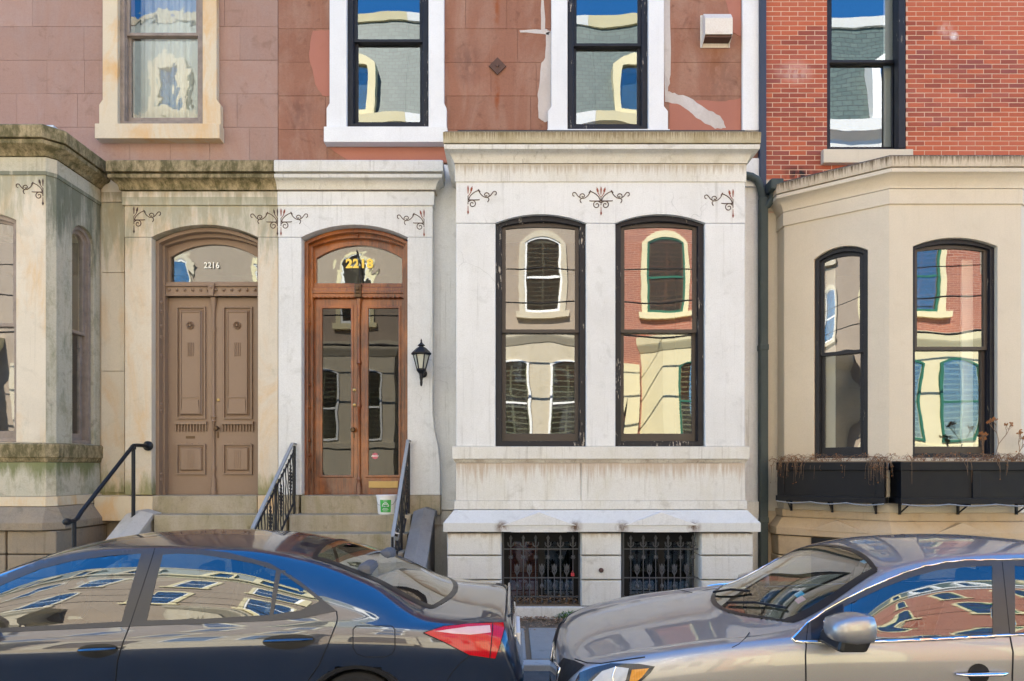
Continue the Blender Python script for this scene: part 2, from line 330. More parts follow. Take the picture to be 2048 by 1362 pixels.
def carpaint(name, c, metal, rough, coat=1.0, ior=1.9):
    g = G(name, rough, metal); fl = g.n('ShaderNodeTexVoronoi', Vector=g.P, Scale=900.).outputs['Color']
    g.b.inputs['Coat Weight'].default_value = coat; g.b.inputs['Coat Roughness'].default_value = .015; g.b.inputs['Coat IOR'].default_value = ior
    dust = g.ramp(g.noise(6, 5), .5, .8, 0, .015)
    col = g.mix(.12 if metal else 0., c, fl, 'OVERLAY'); return g.done(g.mix(dust, col, (.3, .28, .25)))
M['navy'] = carpaint('blue black car paint', (.003, .009, .026), .0, .3, 1, 1.95)
M['pewter'] = carpaint('pewter metallic car paint', (.33, .325, .32), .8, .48, 1, 1.6)
def lens(name, c, rough=.12, w=1):
    g = G(name, rough); g.b.inputs['Coat Weight'].default_value = .3
    n = g.n('ShaderNodeTexWave', Vector=g.P, Scale=22., Distortion=1.).outputs['Fac'] if w else g.noise(60, 3); return g.done(g.mix(g.ramp(n, .2, .9), tuple(x*.88 for x in c), c))
M['redlens'] = lens('red lamp lens', (.46, .002, .007)); M['clearlens'] = lens('clear lamp lens', (.66, .42, .38), w=0); M['amber'] = lens('amber lens', (.62, .26, .03)); M['lampwhite'] = lens('clear headlamp lens', (.46, .48, .50), w=0); M['lampdark'] = lens('dark lamp bezel', (.03, .032, .036))
M['tyre'] = plain('tyre rubber', (.015, .015, .016), .85); M['rim'] = plain('alloy rim', (.45, .45, .46), .3, .9)
M['seat'] = plain('grey seat cloth', (.11, .11, .115), .9, bump=.3, scale=60)
M['lampglass'] = plain('seeded lantern glass', (.46, .48, .42), .25, var=.1, bump=.3)
M['opp_brown'] = stone('opposite brownstone', (.33, .275, .215), (.21, .165, .12), None, 0, .3, .4, .85, .3, off=120)
M['opp_cream'] = stone('opposite yellow cream paint', (.66, .60, .38), (.48, .42, .25), None, 0, .3, .2, .7, .1, off=122)
M['opp_stone'] = stone('opposite grey marble', (.52, .47, .36), (.24, .22, .15), (.46, .40, .27), .6, 1., .5, .75, .2, off=124)
M['opp_white'] = plain('opposite white paint', (.75, .76, .73), .5); M['opp_green'] = plain('opposite green paint', (.03, .14, .09), .5)
M['shutter'] = plain('dark brown shutters', (.10, .075, .055), .6)
def slate():
    g = G('slate shingles', .55); b = g.n('ShaderNodeTexBrick', Vector=g.vec((1, 1, 1)), Scale=1.)
    cb = g.n('ShaderNodeSeparateXYZ', Vector=g.P); cc = g.n('ShaderNodeCombineXYZ', X=cb.outputs[0], Y=cb.outputs[2]); g.set(b.inputs['Vector'], cc.outputs[0])
    b.inputs['Color1'].default_value = (.055, .09, .083, 1); b.inputs['Color2'].default_value = (.085, .125, .112, 1); b.inputs['Mortar'].default_value = (.03, .04, .04, 1)
    b.inputs['Brick Width'].default_value = .28; b.inputs['Row Height'].default_value = .17; b.inputs['Mortar Size'].default_value = .012
    return g.done(b.outputs[0])
M['slate'] = slate()
def oppbrick():
    g = G('opposite brick wall', .8); b = g.n('ShaderNodeTexBrick', Scale=1.); cb = g.n('ShaderNodeSeparateXYZ', Vector=g.P); cc = g.n('ShaderNodeCombineXYZ', X=cb.outputs[0], Y=cb.outputs[2]); g.set(b.inputs['Vector'], cc.outputs[0])
    b.inputs['Color1'].default_value = (.34, .115, .065, 1); b.inputs['Color2'].default_value = (.25, .08, .05, 1); b.inputs['Mortar'].default_value = (.45, .30, .22, 1)
    b.inputs['Brick Width'].default_value = .23; b.inputs['Row Height'].default_value = .066; b.inputs['Mortar Size'].default_value = .007; return g.done(b.outputs[0])
M['opp_brick'] = oppbrick()

# ------------------------------------------------------------ ground, road, pavement
ROAD = -.06; CARZ = -.15      # street level at the kerb; datum of the car bodies
g_ = MB().box(-150, 150, -150, 150, -.6, ROAD-.02).build('ground', M['asphalt']); tag(g_, 'dark asphalt ground under the street', kind='structure')
g_ = MB().box(-60, 60, -1.9, 6.0, ROAD-.015, ROAD).build('road', M['asphalt']); tag(g_, 'asphalt street under the parked cars', kind='structure')
kerb = MB().box(-60, 60, 6.03, 6.14, ROAD-.1, -.02).build('kerb', M['dirt']); tag(kerb, 'pale granite kerb along the pavement edge', kind='structure')
x = -9.; 
while x < 9.5:
    w_ = random.uniform(1.1, 1.9); MB().box(x, x+w_-.012, 6.0, 6.16, ROAD-.05, 0).build('kerb_stone', M['kerb'], kerb, bevel=.012); x += w_
for a, b in ((-60, -9.), (x, 60)): MB().box(a, b, 6.0, 6.16, ROAD-.05, 0).build('kerb_stone', M['kerb'], kerb)
pav = MB().box(-60, 60, 6.16, 9.2, -.3, -.018).build('pavement', M['dirt']); tag(pav, 'grey slab pavement between kerb and houses', kind='structure')
xs = [-8.6, -7.3, -6.1, -4.9, -3.6, -2.4, -1.2, .165, 1.5, 2.7, 4., 5.3, 6.6, 8.]
for i in range(len(xs)-1):
    MB().box(xs[i]+.02, xs[i+1]-.03, 6.18, 7.36, -.02, random.uniform(-.004, .004)).build('paving_slab', M['concrete'], pav, bevel=.008)
    if xs[i+1] < -1 or xs[i] > 3: MB().box(xs[i]+.02, xs[i+1]-.03, 7.40, 9.2, -.02, random.uniform(-.005, .002)).build('paving_slab', M['concrete'], pav, bevel=.008)
for a, b in ((-60, -8.6), (8., 60)): MB().box(a, b, 6.18, 9.2, -.02, 0).build('paving_slab', M['concrete'], pav)
opp_pav = MB().box(-60, 60, -5.9, -1.9, -.3, 0).build('far_pavement', M['concrete']); tag(opp_pav, 'pavement on the far side of the street', kind='structure')

# ------------------------------------------------------------ shared house builders
YW, YE, YB = 8.95, 8.78, 8.0
def window(parent, mx, u0, u1, v0, vs_, vc, w, meet, casing, sash, gm, cw=.065, sw=.05, br=.09, name='window', bulge=.0016):
    def loop(k, b): return arch(u0+k, u1-k, v0+b, vs_-(k*.35 if vc > vs_ else k), vc-k)
    o = MB(mx).plate(loop(.002, .002), [loop(cw, cw*.8)], w+.07, w+.21).plate(loop(cw*.45, cw*.4), [loop(cw+.008, cw*.8+.008)], w+.10, w+.2).build(name, casing, parent, bevel=.006)
    k = cw+.004
    def sash_(vb, vt, top, ww, nm, rb, rt):
        if top:
            vv = vs_-k*.35 if vc > vs_ else vs_-k; vcc = vc-k
            out = arch(u0+k, u1-k, vb, vv, vcc); inn = arch(u0+k+sw, u1-k-sw, vb+rb, vv-(sw*.3 if vc > vs_ else sw), vcc-sw)
        else: out = rect(u0+k, u1-k, vb, vt); inn = rect(u0+k+sw, u1-k-sw, vb+rb, vt-rt)
        MB(mx).plate(out, [inn], w+ww, w+ww+.04).build(nm, sash, o, bevel=.004)
        # pane: a finely divided sheet that bulges a little, clipped to the sash outline behind it
        a, b = u0+k+sw-.01, u1-k-sw+.01; z0 = vb+rb-.01; n = 10
        m = MB(mx); vsx = []; fs = []
        sg = random.choice((-1, 1)) * bulge
        for j in range(n+1):
            for i in range(n+1):
                s = i/n; u = a+(b-a)*s
                if top and vc > vs_:
                    hw = (b-a)/2; h = vc-vs_; zt = (inn[2][1]+.012) + h*(1-((u-(a+b)/2)/hw)**2)
                else: zt = (inn[2][1]+.01)
                t = j/n; v = z0+(zt-z0)*t
                vsx.append((u, w+ww+.02+sg*(1-(2*s-1)**2)*(1-(2*t-1)**2), v))
        fs = [(j*(n+1)+i, j*(n+1)+i+1, (j+1)*(n+1)+i+1, (j+1)*(n+1)+i) for j in range(n) for i in range(n)]
        m.add(vsx, fs).build('pane', gm, o, smooth=60)
    sash_(meet-.02, 0, True, .11, 'upper_sash', .04, 0)
    sash_(v0+cw*.8+.003, meet+.02, False, .152, 'lower_sash', br, .04)
    return o
def arcpts(x0, x1, zs, zc, n=16):
    h = zc-zs; c = (x0+x1)/2; hw = (x1-x0)/2; r = (hw*hw+h*h)/(2*h); a0 = math.asin(hw/r)
    return [(c-r*math.sin(a0*(1-2*i/n)), zc-r+r*math.cos(a0*(1-2*i/n))) for i in range(n+1)]
def blocks(parent, x0, x1, z0, rows, ch, holes, mat, lens_, name='stone_block', yf=YW, dep=.05):
    for r in range(rows):
        z = z0+r*ch; x = x0 - random.uniform(0, .5)
        while x < x1:
            l = random.choice(lens_)*random.uniform(.9, 1.1); a, b = max(x, x0), min(x+l, x1)
            if x1-b < .25: b = x1
            x = b if b == x1 else x+l
            if b-a > .02:
                rs = [(a+.0012, b-.0012, z+.0015, z+ch-.0015)]
                for h in holes: rs = [q for p in rs for q in subtract(p, h)]
                j = random.uniform(-.0025, .0025)
                for p in rs:
                    if p[1]-p[0] > .015 and p[3]-p[2] > .015: MB().box(p[0], p[1], yf+j, yf+dep, p[2], p[3]).build(name, mat, parent, bevel=.0025)
def shell(parent, x0, x1, h, floor=5.62):
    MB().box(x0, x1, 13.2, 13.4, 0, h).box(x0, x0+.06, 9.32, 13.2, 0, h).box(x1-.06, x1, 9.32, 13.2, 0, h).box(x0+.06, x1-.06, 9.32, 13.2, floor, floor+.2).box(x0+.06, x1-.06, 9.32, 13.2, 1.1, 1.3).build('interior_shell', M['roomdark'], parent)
    MB().box(x0, x1, 8.85, 13.4, h, h+.3).build('roof', M['roofing'], parent)
def motif(parent, px, py, Y, sides, k=1.0, mat='ornament', red=False):
    s = Y/F*k; X0, Z0 = PX(px, Y), PZ(py, Y); m = MB(); mr = MB(); y = Y-.0015
    def P(l, sx): return [(X0+sx*a*s, y, Z0-b*s) for a, b in l]
    def sm(l, n=4):
        out = []
        for i in range(len(l)-1):
            p0, p1, p2, p3 = l[max(i-1, 0)], l[i], l[i+1], l[min(i+2, len(l)-1)]
            for t in np.linspace(0, 1, n, endpoint=False):
                out.append(tuple(.5*((2*p1[q])+(-p0[q]+p2[q])*t+(2*p0[q]-5*p1[q]+4*p2[q]-p3[q])*t*t+(-p0[q]+3*p1[q]-3*p2[q]+p3[q])*t**3) for q in (0, 1)))
        return out+[l[-1]]
    r = .0055*k; buds = []
    for sx in sides:
        sp = [(8+(8-.75*a)*math.cos(a-2.6), 7.5+(8-.75*a)*math.sin(a-2.6)) for a in np.linspace(0, 8.5, 26)]
        m.tube(P(sp, sx), r, 5)
        for l in ([(1.5, -1), (4, -7), (10, -13), (17, -17), (21.5, -18)], [(20, -18), (24, -11), (30, -6), (36, -5), (42, -8), (46, -13), (49, -16), (53, -15), (53, -10.5), (50, -9)],
                  [(40, -6), (39, -12), (34, -13.5), (31, -10), (34, -7), (36, -9)], [(37, -5), (39.5, -1), (37, 4)]): m.tube(P(sm(l), sx), r, 5)
        for l in ([(1, 0), (19, 0), (22, -.5)], [(19.5, -20), (23, -15)]): m.tube(P(l, sx), r*1.1, 5)
        buds.append(MB().tube(P(sm([(1, -8), (5, -14), (6, -18), (8, -26)]), sx), [r*.7]*4+[r*1.0]*4+[r*2.2]*3+[r*.6]*2, 5))
    buds.append(MB().tube(P([(0, -27), (0, -22), (0, -12)], 1), [r*.5, r*1.8, r*.7], 5)); m.tube(P([(0, -8), (0, 8)], 1), r*.9, 5); buds.append(MB().tube(P([(0, 11), (0, 20), (0, 23), (0, 27)], 1), [r*.6, r*1.0, r*2.2, r*.5], 5))
    o = m.build('carved_ornament', M[mat], parent, smooth=50); [b.build('bud', M['ornamentred' if red else mat], o, smooth=50) for b in buds]; return o
def surround(parent, px, mat, Y=8.87, top=9.45):
    """architrave: px = outer left, inner left, inner right, outer right, flare left, flare right, flare row, sill left, sill right, sill top, sill bottom"""
    ol, il, ir, orr, fl, fr, fy, sl_, sr, st, sb = px
    X = lambda p: PX(p, Y); Z = lambda p: PZ(p, Y)
    for a, b, f in ((ol, il, fl), (orr, ir, fr)):
        MB().prism([(X(a), Z(fy-10)), (X(a), top), (X(b), top), (X(b), Z(st)), (X(f), Z(st)), (X(f), Z(fy))], 'y', Y, YW+.1).build('architrave', mat, parent, bevel=.006)
    MB().box(X(sl_), X(sr), Y-.06, YW+.12, Z(sb), Z(st)-.002).build('sill', mat, parent, bevel=.006)
    MB().box(X(il)-.1, X(ir)+.1, Y-.02, YW+.1, top+.002, top+.35).build('lintel', mat, parent, bevel=.01)
WH = .455
# ============================================================ house 2218 (white marble bay)
h2 = thing('row_house', 'middle row house with white marble bay window and varnished wooden double door', 'house', (PX(1040, YW), YW, 0), 'houses in the near terrace')
XA, XB = PX(556, YW), PX(1518, YW); ZB2 = PZ(326, YW)
hB = (PX(694, 8.9), PX(856, 8.9), PZ(258, YW), 9.4); hC = (PX(1136, 8.9), PX(1296, 8.9), PZ(262, YW), 9.4)
MB().plate(rect(XA, XB, ZB2-.02, 15.5), [rect(*hB), rect(*hC)], 9.0, 9.3).build('wall', M['redbrown'], h2)
XPil = PX(1485, YW)
blocks(h2, XA+.002, XPil, ZB2, 8, WH, [hB, hC], M['redbrown'], (.62, .95, 1.25))
MB().box(XA, XB, YW+.01, 9.0, ZB2+8*WH, 15.5).build('upper_wall', M['redbrown'], h2) if False else None
surround(h2, (659, 693, 857, 888, 653, 893, 216, 650, 895, 257, 288), M['whitetrim'])
surround(h2, (1103, 1135, 1297, 1328, 1096, 1336, 222, 1094, 1338, 262, 290), M['whitetrim'])
I4 = None
for h, pm in ((hB, 84), (hC, 92)):
    window(h2, I4, h[0], h[1], h[2]+.005, 9.35, 9.35, 8.86, PZ(pm, 9.0), M['blackpeel'], M['blackpaint'], M['glass'], cw=.075, sw=.045, br=.06)
MB().box(PX(1484, 8.93), PX(1517, 8.93), 8.91, 9.0, PZ(262, 8.93), 12).build('pilaster', M['whitetrim'], h2, bevel=.006)
MB().box(PX(1489, 8.93), PX(1518, 8.93), 8.90, 9.0, PZ(374, 8.93), PZ(318, 8.93)).build('pilaster_cap', M['white'], h2, bevel=.006)
def patch(name, pts, mat, parent, y=YW-.004, th=.02):
    q = []
    for i, (a, b) in enumerate(pts):
        c, d = pts[(i+1) % len(pts)]
        for t in (0, .25, .5, .75):
            q.append((PX(a+(c-a)*t+random.uniform(-1.5, 1.5)*(t > 0), YW), PZ(b+(d-b)*t+random.uniform(-1.5, 1.5)*(t > 0), YW)))
    return MB().plate(q, [], y, y+th).build(name, mat, parent, bevel=.002)
patch('mortar_patch', [(1092, 66), (1106, 60), (1106, 240), (1088, 244), (1077, 236), (1075, 190), (1082, 130), (1090, 116)], M['mortar_grey'], h2)
patch('mortar_patch', [(1326, -60), (1339, -60), (1341, 150), (1336, 183), (1352, 188), (1376, 194), (1412, 218), (1440, 232), (1452, 256), (1430, 258), (1392, 236), (1360, 210), (1330, 204)], M['mortar_grey'], h2)
patch('mortar_patch', [(1084, -20), (1088, -20), (1090, 58), (1100, 63), (1098, 70), (1040, 65), (1038, 61), (1082, 60)], M['mortar_grey'], h2)
patch('stucco_patch', [(626, 62), (660, 60), (660, 192), (645, 192), (631, 170), (618, 108)], M['stucco_red'], h2, YW-.006)
patch('stucco_patch', [(1340, 196), (1372, 200), (1452, 203), (1482, 196), (1482, 262), (1338, 262)], M['stucco_red'], h2, YW-.0035)
patch('stucco_patch', [(1448, -20), (1482, -20), (1482, 72), (1466, 66)], M['stucco_red'], h2, YW-.0045)
patch('stucco_patch', [(660, 296), (890, 296), (894, 324), (700, 324)], M['stucco_red'], h2, YW-.0045)
tp = MB(Matrix.Translation((PX(995, YW), 0, PZ(134, YW))) @ Matrix.Rotation(R(45), 4, 'Y')).box(-.083, .083, YW-.028, YW-.006, -.083, .083).build('anchor_plate', M['rust'], h2, bevel=.004)
MB().lathe((PX(995, YW), YW-.03, PZ(134, YW)), [(.02, 0), (.016, -.012)], 8, 'y').build('bolt', M['rust'], tp)
# lower marble wall and entry surround
DX0, DX1 = PX(603, YE), PX(815, YE); ZJ = PZ(474, YE); ZD = PZ(990, YE)
bayhole = rect(-.40, 2.55, 2.0, 4.95)
MB().plate(rect(XA, XB, 1.2, ZB2-.022), [arch(DX0-.02, DX1+.02, ZD-.1, PZ(476, YE), PZ(446, YE)), bayhole], YW, 9.3).build('lower_wall', M['white'], h2)
MB().box(XA, PX(1520, YW), YW-.04, 9.28, -.1, 1.198).build('base_wall', M['white2'], h2)
MB().box(PX(868, 8.9), -.70, 8.88, 8.949, PZ(1020, 8.9), PZ(1001, 8.9)).build('base_course', M['white2'], h2, bevel=.008)
MB().box(2.83, PX(1519, 8.9), 8.88, 8.949, PZ(1040, 8.9), PZ(1003, 8.9)).build('base_course', M['white2'], h2, bevel=.008)
XS0, XS1 = PX(556, YE), PX(865, YE)
def entry(parent, x0, x1, d0, d1, mat, flare):
    MB().prism([(x0+.001, ZJ+.002), (d0, ZJ+.002)] + arcpts(d0, d1, ZJ+.001, PZ(449, YE)) + [(d1, ZJ+.002), (x1, ZJ+.002), (x1, PZ(405, YE)), (x0+.001, PZ(405, YE))], 'y', YE, YW-.002).build('lintel_slab', mat, parent, bevel=.005)
    MB().box(x0+.001, d0, YE, YW-.002, ZD, ZJ-.002).build('jamb', mat, parent, bevel=.012)
    fl = PX(880, YE)-PX(865, YE) if flare else 0
    MB().prism([(d1, ZD), (x1+fl, ZD), (x1+fl, PZ(935, YE)), (x1+fl*.75, PZ(895, YE)), (x1+fl*.25, PZ(860, YE)), (x1, PZ(826, YE)), (x1, ZJ-.002), (d1, ZJ-.002)], 'y', YE, YW-.002).build('jamb', mat, parent, bevel=.008)
entry(h2, XS0, XS1, DX0, DX1, M['white'], True)
MB().box(XS0-.01, DX0-.03, YE-.04, YW-.03, PZ(1027, YE), ZD-.003).build('base_block', M['stepstone'], h2, bevel=.008)
MB().box(DX1+.02, PX(881, YE), YE-.04, YW-.03, PZ(1030, YE), ZD-.003).build('base_block', M['stepstone'], h2, bevel=.008)
def entry_cornice(parent, path, mats):
    Z = lambda p: PZ(p, YE-.1); B = -.1
    cor = MB().sweep(path, [(B, Z(346)), (.155, Z(346)), (.155, Z(325)), (.13, Z(322)), (B, Z(321))]).build('cornice', mats[0], parent, bevel=.004)
    pr = [(B, Z(376)), (.045, Z(376)), (.05, Z(371)), (.06, Z(367)), (.08, Z(362)), (.11, Z(358.5)), (.14, Z(357.5)), (.145, Z(351)), (.12, Z(348.5)), (B, Z(346.6))]
    MB().sweep(path, pr).build('cove', mats[1], cor, smooth=35)
    MB().sweep(path, [(B, Z(405.2)), (.022, Z(405.2)), (.025, Z(378)), (B, Z(376.4))]).build('frieze', mats[2], cor, bevel=.004)
entry_cornice(h2, [(XS0, YE), (XS1, YE), (XS1, YW)], (M['white2'], M['white2'], M['white']))
motif(h2, 848, 446, YE, (-1,), 1.0, red=True); motif(h2, 562, 444, YE, (1,), 1.0, red=True)
# ---- bay
BL, BR_ = PX(912, YB), PX(1490, YB); zj = PZ(446, YB); zc = PZ(428, YB); zb = PZ(893, YB); zt = PZ(360, YB)
ops = ((PX(991, YB), PX(1172, YB)), (PX(1231, YB), PX(1410, YB)))
poly = [(BL, zj+.0015)]
for a, b in ops: poly += [(a, zj+.0015)] + arcpts(a, b, zj+.0015, zc) + [(b, zj+.0015)]
MB().prism(poly + [(BR_, zj+.0015), (BR_, zt), (BL, zt)], 'y', YB, 8.24).build('lintel_slab', M['white'], h2, bevel=.004)
for a, b in ((BL, ops[0][0]), (ops[0][1], ops[1][0]), (ops[1][1], BR_)): MB().box(a, b, YB, 8.24, zb, zj-.0015).build('pier', M['white'], h2, bevel=.012)
for a in (BL, BR_-.24): MB().box(a, a+.24, 8.24, 8.94, .8, zt).build('bay_side', M['white'], h2)
MB().box(BL, BR_, YB+.001, 8.94, zt+.001, PZ(268, YB)).build('bay_ceiling', M['white'], h2)
bp = [(BL, 8.94), (BL, YB), (BR_, YB), (BR_, 8.94)]; Z = lambda p: PZ(p, YB-.1); B = -.1
cor = MB().sweep(bp, [(B, Z(289)), (.14, Z(289)), (.145, Z(268)), (.12, Z(264)), (B, Z(263))]).build('cornice', M['capstone'], h2, bevel=.005)
MB().sweep(bp, [(B, Z(320)), (.02, Z(320)), (.025, Z(316)), (.04, Z(313)), (.05, Z(308)), (.08, Z(303.5)), (.115, Z(301)), (.13, Z(300)), (.135, Z(291.5)), (B, Z(289.6))]).build('cove', M['white2'], cor, smooth=35)
MB().sweep(bp, [(B, Z(357)), (.012, Z(357)), (.014, Z(321.5)), (B, Z(320.4))]).build('frieze', M['white2'], cor, bevel=.004)
MB().box(BL+.02, BR_-.02, YB-.06, YW-.03, Z(263), Z(256)).build('bay_roof', M['roofing'], h2, bevel=.01)
motif(h2, 936, 400, YB, (1,), 1.06, red=True); motif(h2, 1202, 402, YB, (-1, 1), 1.06, red=True); motif(h2, 1466, 407, YB, (-1,), 1.06, red=True)
Z = lambda p: PZ(p, YB-.03)
MB().sweep(bp, [(-.2, Z(918)), (.042, Z(918)), (.044, Z(893)), (.03, zb-.001), (-.2, zb-.001)]).build('sill', M['white2'], h2, bevel=.005)
MB().sweep(bp, [(-.2, Z(925.5)), (.006, Z(925.5)), (.014, Z(922.5)), (.028, Z(920)), (.032, Z(918.6)), (-.2, Z(918.6))]).build('sill_moulding', M['grime'], h2, smooth=35)
for a, b in ((912, 1161.5), (1162.5, 1490)): MB().box(PX(a, YB), PX(b, YB), YB, 8.25, PZ(1001, YB), Z(926.3)).build('apron_panel', M['white2'], h2, bevel=.003)
MB().sweep(bp, [(-.2, Z(1019)), (.02, Z(1019)), (.02, Z(1001.5)), (-.2, Z(1001.5))]).build('band', M['white2'], h2, bevel=.004)
MB().sweep(bp, [(-.2, PZ(1064, 7.86)), (.14, PZ(1064, 7.86)), (.14, PZ(1046, 7.86)), (.02, Z(1020)), (-.2, Z(1019.5))]).build('water_table', M['watertable'], h2, bevel=.005)
for c in (1078, 1323):
    MB().plate([(PX(c-75, 7.85), PZ(1051, 7.85)), (PX(c+75, 7.85), PZ(1051, 7.85)), (PX(c, 7.85), PZ(1024, 7.85))], [], 7.852, 8.0).build('pediment', M['white'], h2, bevel=.004)
    MB().prism([(PX(c-56, 7.85), PZ(1064.5, 7.85)), (PX(c-12, 7.85), PZ(1058, 7.85)), (PX(c, 7.85), PZ(1063, 7.85)), (PX(c+12, 7.85), PZ(1058, 7.85)), (PX(c+56, 7.85), PZ(1064.5, 7.85))], 'y', 7.853, 7.9).build('keystone', M['white2'], h2)
for a, b in ((894, 1003), (1162, 1243), (1402, 1507)):
    for c, d in ((1066, 1110.5), (1112.5, 1159.5), (1161.5, 1213)):
        MB().taper(PX(a, 7.9), PX(b, 7.9), PZ(d, 7.9), PZ(c, 7.9), 7.9, 7.925, .012).box(PX(a, 7.9), PX(b, 7.9), 7.925, 8.25, PZ(d, 7.9), PZ(c, 7.9)).build('rusticated_block', M['white2'], h2)
MB().box(PX(892, 7.9), PX(1509, 7.9), 7.88, 8.3, -.1, PZ(1213.6, 7.9)).build('plinth', M['white2'], h2, bevel=.01)
for (a, b) in ops:
    window(h2, I4, a, b, zb+.004, zj, zc, YB-.02, PZ(663, 8.12), M['blackpeel'], M['sashbrown'], M['glass'], cw=.07, sw=.05, br=.10)
# basement windows behind their grilles
for i, (a, b) in enumerate(((1003, 1162), (1243, 1402))):
    A, B2 = PX(a, 8.2), PX(b, 8.2); z0, z1 = PZ(1200, 8.2), PZ(1064, 8.2)
    o = MB().plate(rect(A-.06, B2+.06, z0-.1, z1+.05), [rect(A+.1, (A+B2)/2-.04, z0+.05, z1-.12), rect((A+B2)/2+.04, B2-.1, z0+.05, z1-.12)], 8.2, 8.245).build('basement_window', M['black'], h2, bevel=.004)
    for c, d in ((A+.1, (A+B2)/2-.04), ((A+B2)/2+.04, B2-.1)): MB().box(c-.01, d+.01, 8.222, 8.226, z0+.04, z1-.11).build('pane', M['glassold'], o)
    if i == 0: MB().box(A+.08, (A+B2)/2-.03, 8.27, 8.29, z0, z1-.1).build('curtain', M['redcurtain'], o)
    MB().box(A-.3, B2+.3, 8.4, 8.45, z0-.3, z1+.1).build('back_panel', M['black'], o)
    MB().box(A-.06, B2+.06, 7.93, 8.22, PZ(1213, 7.9)-.03, PZ(1212.5, 7.9)).build('ledge', M['dirt'], o)
shell(h2, XA+.02, XB-.02, 15.5)
MB().plate(rect(XA, XB, 15.2, 15.6), [], 8.6, 8.99).build('roof_cornice', M['whitetrim'], h2)
# ---- wooden double door
YD = 9.06; dz0 = PZ(991, YD); Z = lambda p: PZ(p, YD)
XD0, XD1 = DX0+.002, DX1-.002; zsp, zcr = PZ(478, YE), PZ(450, YE)
fr = MB().plate(arch(XD0, XD1, dz0, zsp, zcr), [arch(XD0+.045, XD1-.045, dz0, zsp-.02, zcr-.05)], 8.90, 9.16).plate(arch(XD0+.03, XD1-.03, dz0, zsp-.015, zcr-.035), [arch(XD0+.085, XD1-.085, dz0, zsp-.03, zcr-.10)], 8.98, 9.15).build('door_frame', M['wood'], h2, bevel=.008)
for k in (.35, .55, .75, 1.2, 1.5, 2.35, 2.6): MB().lathe((XD0+.047, 8.94, dz0+k), [(.012, -.02), (.018, 0), (.012, .02)], 8).build('bead', M['wood'], fr)
for k in range(9):
    t = -1+2*(k+.5)/9; MB().lathe(((XD0+XD1)/2+t*.5, 8.965, zcr-.075-.12*t*t), [(.006, .02), (.014, .01), (.017, -.01), (.008, -.02)], 8, 'y').build('bead', M['wood'], fr) if k in (0, 4, 8) else None
tz0, tz1 = Z(569), Z(597); xi0, xi1 = XD0+.08, XD1-.08; xc = (XD0+XD1)/2
tb = MB().box(xi0-.02, xi1+.02, 9.0, 9.15, tz1, tz0-.05).box(xi0-.02, xi1+.02, 9.02, 9.15, tz0-.05, tz0).box(xi0-.02, xi1+.02, 8.985, 9.15, tz1+.05, tz1+.09).build('transom_bar', M['wood'], h2, bevel=.008)
for k in range(20):
    x = xi0+.02+(xi1-xi0-.04)*k/19; MB().box(x-.012, x+.012, 8.99, 9.01, tz1-.008, tz1+.012).build('dentil', M['wood'], tb, bevel=.004)
ct = arch(xi0+.02, xi1-.02, tz0, Z(516), Z(489)); ci = arch(xi0+.035, xi1-.035, tz0+.015, Z(517), Z(491))
tr = MB().plate(arch(xi0-.01, xi1+.01, tz0, zsp-.03, zcr-.09), [ci], 9.05, 9.12).build('transom_sash', M['wood'], h2, bevel=.006)
MB().plate(ct, [], 9.08, 9.084).build('pane', M['glassold'], tr)
cap = MB().box(xc-.045, xc+.045, 8.955, 9.06, tz1-.01, tz0-.01).box(xc-.03, xc+.03, 8.94, 9.0, tz1+.04, tz0-.05).build('bracket', M['bronze'], h2, bevel=.01)
MB().lathe((xc, 8.94, tz0-.09), [(.016, 0), (.026, -.01), (.02, -.025)], 10, 'y').build('rosette', M['bronze'], cap)
def leaf_(x0, x1, g0, g1):
    a, b = g0, g1; z0, z1 = Z(950), Z(617)
    o = MB().plate(rect(x0, x1, dz0, tz1), [rect(a-.03, b+.03, z0-.03, z1+.03)], YD, YD+.06).plate(rect(a-.035, b+.035, z0-.035, z1+.035), [rect(a, b, z0, z1)], YD-.012, YD+.03).build('door_leaf', M['wood'], h2, bevel=.007)
    MB().box(a-.005, b+.005, YD+.012, YD+.016, z0-.005, z1+.005).build('pane', M['glassdoor'], o); return o
lw = xi1-xi0
l1 = leaf_(xi0, xc-.006, xi0+.115, xc-.115); l2 = leaf_(xc+.006, xi1, xc+.125, xi1-.085)
MB().box(xc+.13, xi1-.09, YD-.014, YD+.002, Z(976), Z(962)).build('mail_slot', M['brass'], l2, bevel=.004)
MB().lathe((xc-.075, YD, Z(860)), [(.02, 0), (.012, -.02), (.012, -.035), (.03, -.045), (.034, -.06), (.022, -.078)], 14, 'y').build('knob', M['bronze'], l1, smooth=40)
MB().box(xc-.085, xc-.065, YD-.008, YD, Z(876), Z(866)).build('keyhole_plate', M['bronze'], l1, bevel=.003)
for p in (780, 810): MB().lathe((xc-.07, YD, Z(p)), [(.026, 0), (.026, -.008), (.014, -.016)], 14, 'y').build('deadbolt', M['brass'], l1, smooth=40)
hh = tz1-dz0
MB().lathe((xc, YD-.02, dz0), [(.04, 0), (.04, .10), (.034, .14), (.026, .20), (.034, .22), (.026, .24), (.019, .26), (.019, hh*.44), (.034, hh*.45), (.024, hh*.47), (.019, hh*.49), (.019, hh*.66), (.034, hh*.67), (.02, hh*.69), (.019, hh*.90), (.03, hh*.91), (.024, hh*.93), (.034, hh*.98), (.045, hh)], 12).build('centre_post', M['wood'], h2, smooth=40)
st = MB().lathe((PX(750, YD), YD+.004, Z(912)), [(.045, 0), (.045, -.003)], 8, 'y').build('window_sticker', plain('pink sticker', (.55, .13, .16), .5), l2)
